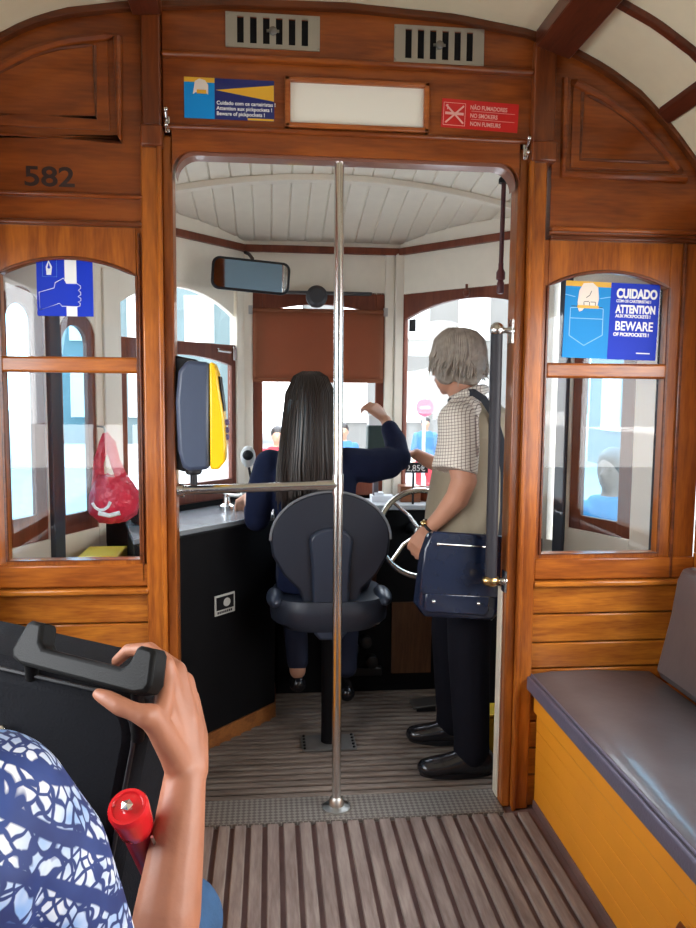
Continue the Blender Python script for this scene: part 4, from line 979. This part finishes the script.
# ------------------------------------------------------------------ red carrier bag and objects seen through the left window
rbg = empty('carrier_bag', (-.60, .52, .98), 'red translucent plastic carrier bag hanging behind the left window', 'bag')
m, n, l, p = nmat('red_plastic_film'); redfilm = m
p.inputs['Base Color'].default_value = (.80, .03, .07, 1); p.inputs['Roughness'].default_value = .3; p.inputs['Transmission Weight'].default_value = .25
bpn = n.new('ShaderNodeBump'); nz = n.new('ShaderNodeTexNoise'); nz.inputs['Scale'].default_value = 18; nz.inputs['Detail'].default_value = 3; bpn.inputs['Distance'].default_value = .03; bpn.inputs['Strength'].default_value = .9
tc = n.new('ShaderNodeTexCoord'); l.new(tc.outputs['Object'], nz.inputs[0]); l.new(nz.outputs[0], bpn.inputs['Height']); l.new(bpn.outputs[0], p.inputs['Normal'])
bm = B(); loft(bm, [(-.61, .45, .985, .05, .04, 0), (-.605, .45, 1.02, .092, .065, 0), (-.60, .45, 1.08, .098, .07, 0), (-.605, .45, 1.13, .08, .06, 0), (-.61, .45, 1.165, .05, .04, 0)], 20)
for v in bm.verts: v.co += Vector((random.uniform(-.008, .008), random.uniform(-.008, .008), random.uniform(-.008, .008)))
make('bag_body', bm, redfilm, rbg, ang=180)
bm = B()
for (x0, x1) in ((-.665, -.64), (-.56, -.62)):
    tube(bm, [(x0, .45, 1.12), ((x0+x1)/2-.008, .45, 1.22), (x1+.004, .45, 1.29), (-.635, .46, 1.33)], [.026, .020, .022, .010], n=8, flat=.3, up=(0, 1, 0))
make('bag_handle', bm, redfilm, rbg)
bm = B(); tube(bm, [(-.64+.035*math.cos(t*.5), .378+.004*t/6, 1.085+.045*math.sin(t*.5)) for t in range(7, 13)], .006, n=6); tube(bm, [(-.65, .378, 1.03), (-.61, .378, 1.02), (-.57, .380, 1.03)], .009, n=6)
make('printed_mark', bm, WHI, rbg)
make('hanging_hook', tube(B(), [(-.635, .46, 1.32), (-.635, .46, 1.345), (-.66, .55, 1.35), (-.70, .61, 1.35)], .004, n=6), steel, rbg)
ybx = make('storage_box', mbox(-.72, -.57, .32, .52, .012, .875), plain('yellow_plastic', (.85, .55, .03), .35), None, bevel=.006)
tag(ybx, 'yellow storage box standing behind the left window, below the red carrier bag', 'box')
bm = mbox(-.60, -.47, .46, .56, .9475, 1.03); 
tag(make('black_case', bm, black, None, bevel=.02), 'small black case on the grey worktop beside the red carrier bag', 'case')
o = scene.objects.get('black_case')
if o: o.data.transform(Matrix.Translation((.03, .12, 0)))

# ------------------------------------------------------------------ foreground: black case, handle, red flask, seated woman
cs = empty('travel_bag', (-.4, -1.3, .55), 'large black fabric travel case with a plastic grip, held at lower left', 'luggage')
fabric = plain('black_case_fabric', (.004, .0045, .007), .8, noise=.3, bump=.6, bscale=260, spec=.2)
CM = Matrix.Translation((-.405, -1.345, .83)) @ Matrix.Rotation(R(-14), 4, 'Z') @ Matrix.Rotation(R(9), 4, 'Y') @ Matrix.Rotation(R(-8), 4, 'X')
make('case_body', prism(B(), rrect(.44, .50, .075), -.12, .12, CM), fabric, cs, bevel=.03)
make('front_pocket', prism(B(), rrect(.38, .30, .07, cz_=-.07), -.15, -.10, CM), fabric, cs, bevel=.022)
make('zip_line', tube(B(), [CM @ Vector((p_[0], -.117, p_[1])) for p_ in rrect(.415, .475, .068)], .0035, n=6, closed=True), plain('zip_black', (.01, .01, .012), .5), cs)
bm = B(); tube(bm, [CM @ Vector((.012, -.135, .150)), CM @ Vector((.010, -.140, .118))], .0055, n=8, flat=.5); ball(bm, CM @ Vector((.012, -.134, .156)), .008, n=8); make('zip_pull', bm, chrome, cs)
make('piping', tube(B(), [CM @ Vector((p_[0], -.146, p_[1])) for p_ in rrect(.37, .29, .066, cz_=-.07)], .004, n=6, closed=True), plain('piping_dark', (.014, .014, .017), .6), cs)
# U-shaped grip
gm = plain('black_grip_plastic', (.004, .004, .004), .55, bump=.25, bscale=400, spec=.22)
zg = 1.104
a_, b_ = Vector((-.362, -1.44, zg+.004)), Vector((-.163, -1.565, zg-.002)); dd = (b_-a_).normalized(); nf = Vector((-dd.y, dd.x, 0))
if nf.y < 0: nf = -nf
pdir = Vector((.03, .45, .88)).normalized(); pdir = (pdir-dd*pdir.dot(dd)).normalized(); ndir = dd.cross(pdir)
def UM(u, w, z): v = a_+dd*u+pdir*w+ndir*z; return (v.x, v.y, v.z)
Lg = (b_-a_).length
bm = B(); outl = [(-.014, .0), (-.008, -.012), (.01, -.018), (Lg-.01, -.018), (Lg+.008, -.012), (Lg+.014, 0), (Lg+.006, .040), (Lg+.0, .046), (Lg-.022, .046), (Lg-.026, .042), (Lg-.032, .020), (Lg-.042, .012), (.046, .012), (.036, .020), (.030, .042), (.026, .046), (.004, .046), (-.002, .040)]
A = [bm.verts.new(UM(u, w, .017)) for u, w in outl]; Bv = [bm.verts.new(UM(u, w, -.017)) for u, w in outl]
bm.faces.new(A); bm.faces.new(Bv[::-1])
for i in range(len(outl)): bm.faces.new([A[i], A[(i+1) % len(outl)], Bv[(i+1) % len(outl)], Bv[i]])
make('grip', bm, gm, cs, bevel=.006)
for u in (.014, Lg-.016): make('grip_stem', tube(B(), [UM(u, -.012, .0), tuple(Vector(UM(u, -.012, .0))+Vector((-.01, .05, -.09)))], .010, n=10), gm, cs)
# red flask with jewelled top
rf = empty('drinks_flask', (-.19, -1.53, .75), 'red flask with a jewelled button on top beside the black case', 'flask')
redp = plain('glossy_red', (.68, .012, .018), .25, coat=.4)
ctr = (-.169, -1.557, .848)
FM = Matrix.Translation(ctr) @ Matrix.Rotation(R(32), 4, 'X') @ Matrix.Rotation(R(-6), 4, 'Y')
def fpart(nm_, bm, mt_, **k): bmesh.ops.transform(bm, matrix=FM, verts=bm.verts); return make(nm_, bm, mt_, rf, **k)
fpart('body', lathe(B(), [(.015, -.07), (.018, -.06), (.020, .06), (.018, .08)], (0, 0, 0)), plain('dark_red', (.25, .01, .02), .35))
fpart('cap', lathe(B(), [(.018, .08), (.023, .085), (.0245, .10), (.0265, .128), (.0265, .135), (.0245, .139), (.0205, .139), (.019, .136)], (0, 0, 0)), redp)
bm = B(); bmesh.ops.create_icosphere(bm, subdivisions=1, radius=.009)
for v in bm.verts: v.co = Vector((v.co.x, v.co.y, v.co.z*.6+.140))
fpart('jewel', bm, plain('jewel_glass', (.85, .85, .82), .05, .9), smooth=False)
fpart('chain', tube(B(), [(.024, -.018, .09), (.026, -.022, .03), (.014, -.026, -.02)], .0022, n=6), steel)
# woman
wm = empty('person', (-.45, -1.8, .51), 'seated person in blue and white patterned top gripping the black case', 'person')
wang = R(-18)
bm = B()
loft(bm, [(-.46, -1.86, .53, .17, .13, wang), (-.46, -1.86, .65, .165, .13, wang), (-.45, -1.86, .80, .15, .12, wang), (-.43, -1.85, .95, .17, .12, wang), (-.42, -1.84, 1.05, .185, .11, wang), (-.43, -1.83, 1.11, .14, .08, wang), (-.44, -1.83, 1.14, .06, .055, wang)])
limb(bm, [(-.44, -1.83, 1.10, .055), (-.45, -1.81, 1.22, .05)]); PW = head(bm, (-.46, -1.79, 1.30), (-.2, .95, -.1))
limb(bm, [(-.285, -1.84, 1.05, .055), (-.235, -1.80, .90, .050), (-.17, -1.73, .76, .046), (-.145, -1.68, .745, .046), (-.134, -1.635, .82, .0445), (-.124, -1.585, .905, .0355), (-.119, -1.555, .96, .0300)])
limb(bm, [(-.60, -1.78, 1.04, .055), (-.64, -1.68, .85, .045), (-.58, -1.52, .72, .035), (-.50, -1.50, .74, .026)])
limb(bm, [(-.40, -1.72, .60, .085), (-.16, -1.31, .565, .062), (-.14, -1.29, .45, .055), (-.15, -1.30, .15, .042)])
limb(bm, [(-.50, -1.72, .60, .085), (-.36, -1.32, .50, .055), (-.34, -1.28, .40, .055), (-.33, -1.28, .15, .042)])
hand(bm, (-.50, -1.50, .74), (.3, .6, .5), (-.3, -.4, .8), None, .9, .5, 1)
# right hand: palm, fingers wrapped over the grip, thumb under it
W0 = Vector((-.113, -1.545, 1.0))
palm = [((-.118, -1.550, .965, .0275), (-.130, -1.535, 1.02, .024), (-.146, -1.515, 1.085, .018), (-.150, -1.512, 1.108, .0155)),
        ((-.116, -1.548, .965, .0265), (-.122, -1.525, 1.03, .022), (-.136, -1.486, 1.090, .0150)),
        ((-.112, -1.546, .965, .0255), (-.114, -1.515, 1.02, .020), (-.126, -1.466, 1.066, .0140)),
        ((-.110, -1.545, .970, .0240), (-.108, -1.510, 1.00, .019), (-.119, -1.458, 1.038, .0130)),
        ((-.120, -1.553, .965, .0240), (-.134, -1.565, 1.005, .0200), (-.150, -1.578, 1.045, .0175), (-.160, -1.585, 1.066, .0165)),
        ((-.126, -1.550, .99, .020), (-.138, -1.550, 1.03, .019), (-.148, -1.545, 1.070, .015)),
        ((-.150, -1.575, 1.055, .014), (-.146, -1.545, 1.075, .013), (-.148, -1.520, 1.095, .014))]
for ch in palm: limb(bm, ch, 12)
fing = [[(-.151, -1.511, 1.110, .0140), (-.174, -1.488, 1.124, .0115), (-.208, -1.472, 1.118, .0105), (-.226, -1.468, 1.100, .0090)],
        [(-.137, -1.485, 1.092, .0135), (-.162, -1.462, 1.104, .0112), (-.194, -1.452, 1.092, .0102), (-.210, -1.456, 1.072, .0088)],
        [(-.127, -1.465, 1.068, .0128), (-.150, -1.446, 1.076, .0106), (-.178, -1.442, 1.062, .0096), (-.192, -1.450, 1.044, .0085)],
        [(-.120, -1.457, 1.040, .0118), (-.138, -1.442, 1.046, .0096), (-.160, -1.442, 1.034, .0086), (-.174, -1.450, 1.020, .0075)]]
for ch in fing: limb(bm, ch, 10)
limb(bm, [(-.158, -1.583, 1.060, .0175), (-.166, -1.590, 1.068, .0160), (-.182, -1.588, 1.074, .0125), (-.199, -1.583, 1.079, .0135), (-.216, -1.574, 1.086, .0118), (-.231, -1.566, 1.090, .0090)], 12)
fuse('body', bm, skin_a, wm, .0035, 8); eyes(wm, PW)
# patterned top: white blotches in curved bands on indigo
m, n, l, p = nmat('indigo_batik'); batik = m
tc = n.new('ShaderNodeTexCoord'); mp = n.new('ShaderNodeMapping'); mp.inputs['Rotation'].default_value = (0, R(20), R(10)); l.new(tc.outputs['Object'], mp.inputs[0])
nz = n.new('ShaderNodeTexNoise'); nz.inputs['Scale'].default_value = 16; nz.inputs['Detail'].default_value = 2; l.new(mp.outputs[0], nz.inputs[0])
mixv = n.new('ShaderNodeMix'); mixv.data_type = 'RGBA'; mixv.inputs[0].default_value = .07; l.new(mp.outputs[0], mixv.inputs[6]); l.new(nz.outputs['Color'], mixv.inputs[7])
vo = n.new('ShaderNodeTexVoronoi'); vo.feature = 'DISTANCE_TO_EDGE'; vo.inputs['Scale'].default_value = 60; vo.inputs['Randomness'].default_value = .55; l.new(mixv.outputs[2], vo.inputs['Vector'])
wv = n.new('ShaderNodeTexWave'); wv.wave_type = 'BANDS'; wv.bands_direction = 'DIAGONAL'; wv.inputs['Scale'].default_value = 8; wv.inputs['Distortion'].default_value = 3.5; wv.inputs['Detail'].default_value = 1; wv.inputs['Detail Scale'].default_value = 1.2; l.new(mp.outputs[0], wv.inputs[0])
th1 = n.new('ShaderNodeMapRange'); th1.inputs[1].default_value = .10; th1.inputs[2].default_value = .17; l.new(vo.outputs[0], th1.inputs[0])
th2 = n.new('ShaderNodeMapRange'); th2.inputs[1].default_value = .15; th2.inputs[2].default_value = .24; l.new(wv.outputs['Fac'], th2.inputs[0])
mu = n.new('ShaderNodeMath'); mu.operation = 'MULTIPLY'; l.new(th1.outputs[0], mu.inputs[0]); l.new(th2.outputs[0], mu.inputs[1])
n4 = n.new('ShaderNodeTexNoise'); n4.inputs['Scale'].default_value = 7; n4.inputs['Detail'].default_value = 4; l.new(tc.outputs['Object'], n4.inputs[0])
r4 = n.new('ShaderNodeValToRGB'); r4.color_ramp.elements[0].position = .38; r4.color_ramp.elements[0].color = (.20, .36, .68, 1); r4.color_ramp.elements[1].position = .52; r4.color_ramp.elements[1].color = (.80, .82, .86, 1); l.new(n4.outputs['Fac'], r4.inputs[0])
r5 = n.new('ShaderNodeValToRGB'); r5.color_ramp.elements[0].position = .35; r5.color_ramp.elements[0].color = (.012, .02, .10, 1); r5.color_ramp.elements[1].position = .65; r5.color_ramp.elements[1].color = (.035, .075, .28, 1); l.new(n4.outputs['Fac'], r5.inputs[0])
mx = n.new('ShaderNodeMix'); mx.data_type = 'RGBA'; l.new(mu.outputs[0], mx.inputs[0]); l.new(r5.outputs[0], mx.inputs[6]); l.new(r4.outputs[0], mx.inputs[7]); l.new(mx.outputs[2], p.inputs['Base Color']); p.inputs['Roughness'].default_value = .7
bm = B()
loft(bm, [(-.46, -1.86, .55, .19, .15, wang), (-.455, -1.86, .70, .185, .15, wang), (-.44, -1.86, .85, .18, .145, wang), (-.42, -1.85, .98, .20, .14, wang), (-.405, -1.84, 1.06, .205, .125, wang), (-.405, -1.84, 1.105, .18, .105, wang), (-.42, -1.84, 1.135, .11, .08, wang)])
limb(bm, [(-.285, -1.84, 1.075, .085), (-.250, -1.815, 1.00, .083), (-.232, -1.795, .92, .078), (-.215, -1.78, .84, .076), (-.198, -1.765, .77, .080)], 18)
limb(bm, [(-.60, -1.78, 1.03, .075), (-.63, -1.70, .89, .075)])
fuse('patterned_top', bm, batik, wm, .006, 5)
bm = B(); tube(bm, [(-.50, -1.905, 1.13), (-.40, -1.90, 1.135), (-.31, -1.865, 1.128), (-.265, -1.80, 1.115)], [.010, .012, .010, .006], n=8, flat=.5)
make('collar_edge', bm, batik, wm)
denim = plain('blue_denim', (.035, .10, .22), .8, noise=.3, nscale=30, bump=.4, bscale=200)
bm = B()
limb(bm, [(-.42, -1.80, .60, .11), (-.16, -1.31, .57, .080), (-.145, -1.29, .45, .070), (-.15, -1.30, .15, .058), (-.15, -1.30, .10, .058)])
limb(bm, [(-.52, -1.76, .60, .11), (-.36, -1.34, .50, .068), (-.34, -1.28, .40, .065), (-.33, -1.28, .10, .058)])
fuse('jeans', bm, denim, wm, .009, 4)
for x in (-.15, -.33):
    bm = B(); limb(bm, [(x, -1.32, .055, .04), (x, -1.24, .05, .042), (x, -1.16, .042, .03)]); make('shoe', bm, leather, wm)

# ------------------------------------------------------------------ street outside
gz = -.75
g = make('ground', mbox(-60, 60, -20, 80, gz-.1, gz), asphalt, None); g['kind'] = 'structure'
fac_cols = [(.15, .205, .21), (.22, .21, .195), (.14, .20, .225), (.22, .225, .23)]
def building(x0, x1, y0, y1, h, c, label, face):
    bd = empty('building', ((x0+x1)/2, (y0+y1)/2, gz), label, 'building')
    make('wall', mbox(x0, x1, y0, y1, gz, gz+h), plain('render_'+str(len(bpy.data.materials)), c, .9, noise=.06, nscale=1), bd)
    glz = plain('dark_pane', (.16, .24, .30), .2)
    z = gz+1.2; nfl = int((h-1)/3.1)
    for k in range(min(nfl, 4)):
        if face == 'y':
            x = x0+1.0
            while x < x1-1.2:
                f_ = make('window', mbox(x-.1, x+1.1, y0-.08, y0+.02, z-.1, z+1.8), WHI, bd); make('pane', mbox(x, x+1, y0-.10, y0-.06, z, z+1.7), glz, f_); x += 2.3
        else:
            xf = x1 if face == '+x' else x0; s = 1 if face == '+x' else -1; y = y0+1
            while y < y1-1.2:
                a, b2 = sorted((xf-.02*s, xf+.08*s)); c1, c2 = sorted((xf+.06*s, xf+.10*s))
                f_ = make('window', mbox(a, b2, y-.1, y+1.1, z-.1, z+1.8), WHI, bd); make('pane', mbox(c1, c2, y, y+1, z, z+1.7), glz, f_); y += 2.6
        z += 3.1
    make('roof', mbox(x0-.3, x1+.3, y0-.3, y1+.3, gz+h, gz+h+.3), plain('roof_'+str(len(bpy.data.materials)), (.45, .30, .24), .8), bd)
building(-9, -.5, 30, 38, 11, fac_cols[0], 'pale green-grey building seen far off through the windscreen', 'y')
building(1.5, 12, 26, 34, 12, fac_cols[1], 'cream building seen through the right windscreen', 'y')
building(-18, -9, 2, 24, 10, fac_cols[3], 'pale building along the street outside the left windows', '+x')
building(10.5, 20, -2, 22, 10, fac_cols[2], 'bluish building along the street outside the right windows', '-x')
# round sign on a post
rs = empty('traffic_sign', (2.75, 11, gz), 'round pink-red traffic sign on a post beyond the right windscreen', 'sign')
make('post', tube(B(), [(2.75, 11.03, gz), (2.75, 11.03, 1.5)], .035), plain('sign_post', (.4, .42, .45), .5), rs)
make('disc', lathe(B(), [(.16, 10.97), (.16, 10.99)], (2.75, 0, 1.22), 'y', 28), plain('sign_disc_red', (.40, .05, .10), .4), rs)
make('bar', mbox(2.66, 2.84, 10.955, 10.97, 1.195, 1.245), plain('sign_bar', (.35, .3, .32), .4), rs)
def walker(x, y, top, leg, label, sk=skin, hairm=darkhair, f=(0, -1, 0), z0=gz, sc=1.0):
    pz_ = empty('person', (x, y, z0), label, 'person')
    bm = B(); k = 1.0*sc
    def t(a, b_, c, r_): return (x+a*k, y+b_*k, z0+c*k, r_*k)
    loft(bm, [(x, y, z0+.85*k, .16, .11, 0), (x, y, z0+1.1*k, .14, .10, 0), (x, y, z0+1.35*k, .18, .11, 0), (x, y, z0+1.46*k, .10, .07, 0)])
    limb(bm, [t(0, 0, 1.42, .055), t(0, 0, 1.54, .052)])
    for s in (-1, 1):
        limb(bm, [t(s*.19, 0, 1.38, .05), t(s*.24, .02, 1.12, .042), t(s*.24, -.06, .86, .03), t(s*.235, -.09, .78, .035)])
        limb(bm, [t(s*.09, 0, .88, .09), t(s*.10, -.03*s, .48, .06), t(s*.10, .06*s, .07, .045)])
    P_ = head(bm, (x, y, z0+1.62*k), f)
    fuse('body', bm, sk, pz_, .014, 2)
    bm = B(); loft(bm, [(x, y, z0+.82*k, .185, .135, 0), (x, y, z0+1.1*k, .165, .125, 0), (x, y, z0+1.35*k, .20, .13, 0), (x, y, z0+1.47*k, .12, .09, 0)])
    for s in (-1, 1): limb(bm, [t(s*.18, 0, 1.38, .07), t(s*.24, .02, 1.12, .058), t(s*.24, -.03, .97, .05)])
    fuse('shirt', bm, top, pz_, .016, 2)
    bm = B(); loft(bm, [(x, y, z0+.80*k, .16, .12, 0), (x, y, z0+.92*k, .17, .12, 0)])
    for s in (-1, 1): limb(bm, [t(s*.09, 0, .85, .105), t(s*.10, -.03*s, .48, .08), t(s*.10, .06*s, .12, .065)])
    fuse('trousers', bm, leg, pz_, .016, 2)
    bm = B(); ball(bm, (x-f[0]*.02, y-f[1]*.02, z0+1.66*k), .105*k, (.9, 1, 1), 14); fuse('hair', bm, hairm, pz_, .014, 1)
    for s in (-1, 1): make('shoe', limb(B(), [t(s*.10, .06*s, .045, .045), t(s*.10, .06*s-.14, .04, .04)]), leather, pz_)
cl_r = plain('red_cloth', (.35, .03, .04), .8); cl_b = plain('blue_cloth', (.05, .16, .35), .8); cl_y = plain('yellow_cloth', (.75, .50, .03), .8); cl_g = plain('grey_cloth', (.12, .13, .16), .8); cl_lb = plain('light_blue_shirt', (.04, .15, .26), .8)
walker(.10, 8.2, cl_r, cl_b, 'pedestrian in red top seen through the windscreen left of the driver')
walker(.20, 5.6, cl_y, cl_g, 'pedestrian in yellow top seen beside the driver hair')
walker(1.15, 9.5, cl_b, cl_g, 'pedestrian in blue top seen through the windscreen right of the steel pole')
walker(3.1, 12.6, cl_b, cl_r, 'pedestrian in blue top beyond the round traffic sign')
walker(2.03, 1.80, cl_lb, cl_g, 'solid man in light blue shirt outside the right window, standing in for a reflection', sk=plain('shaded_skin', (.24, .11, .07), .6), hairm=darkhair, f=(-.8, -.6, 0), z0=gz+.17)  # added figure imitates a reflection on the glass; its skin is darkened against overexposure
kb = make('ground', mbox(1.75, 4.5, -6, 9, gz+.001, gz+.17), plain('kerb_stone', (.30, .30, .29), .9, noise=.1), None, bevel=.01); kb['kind'] = 'structure'
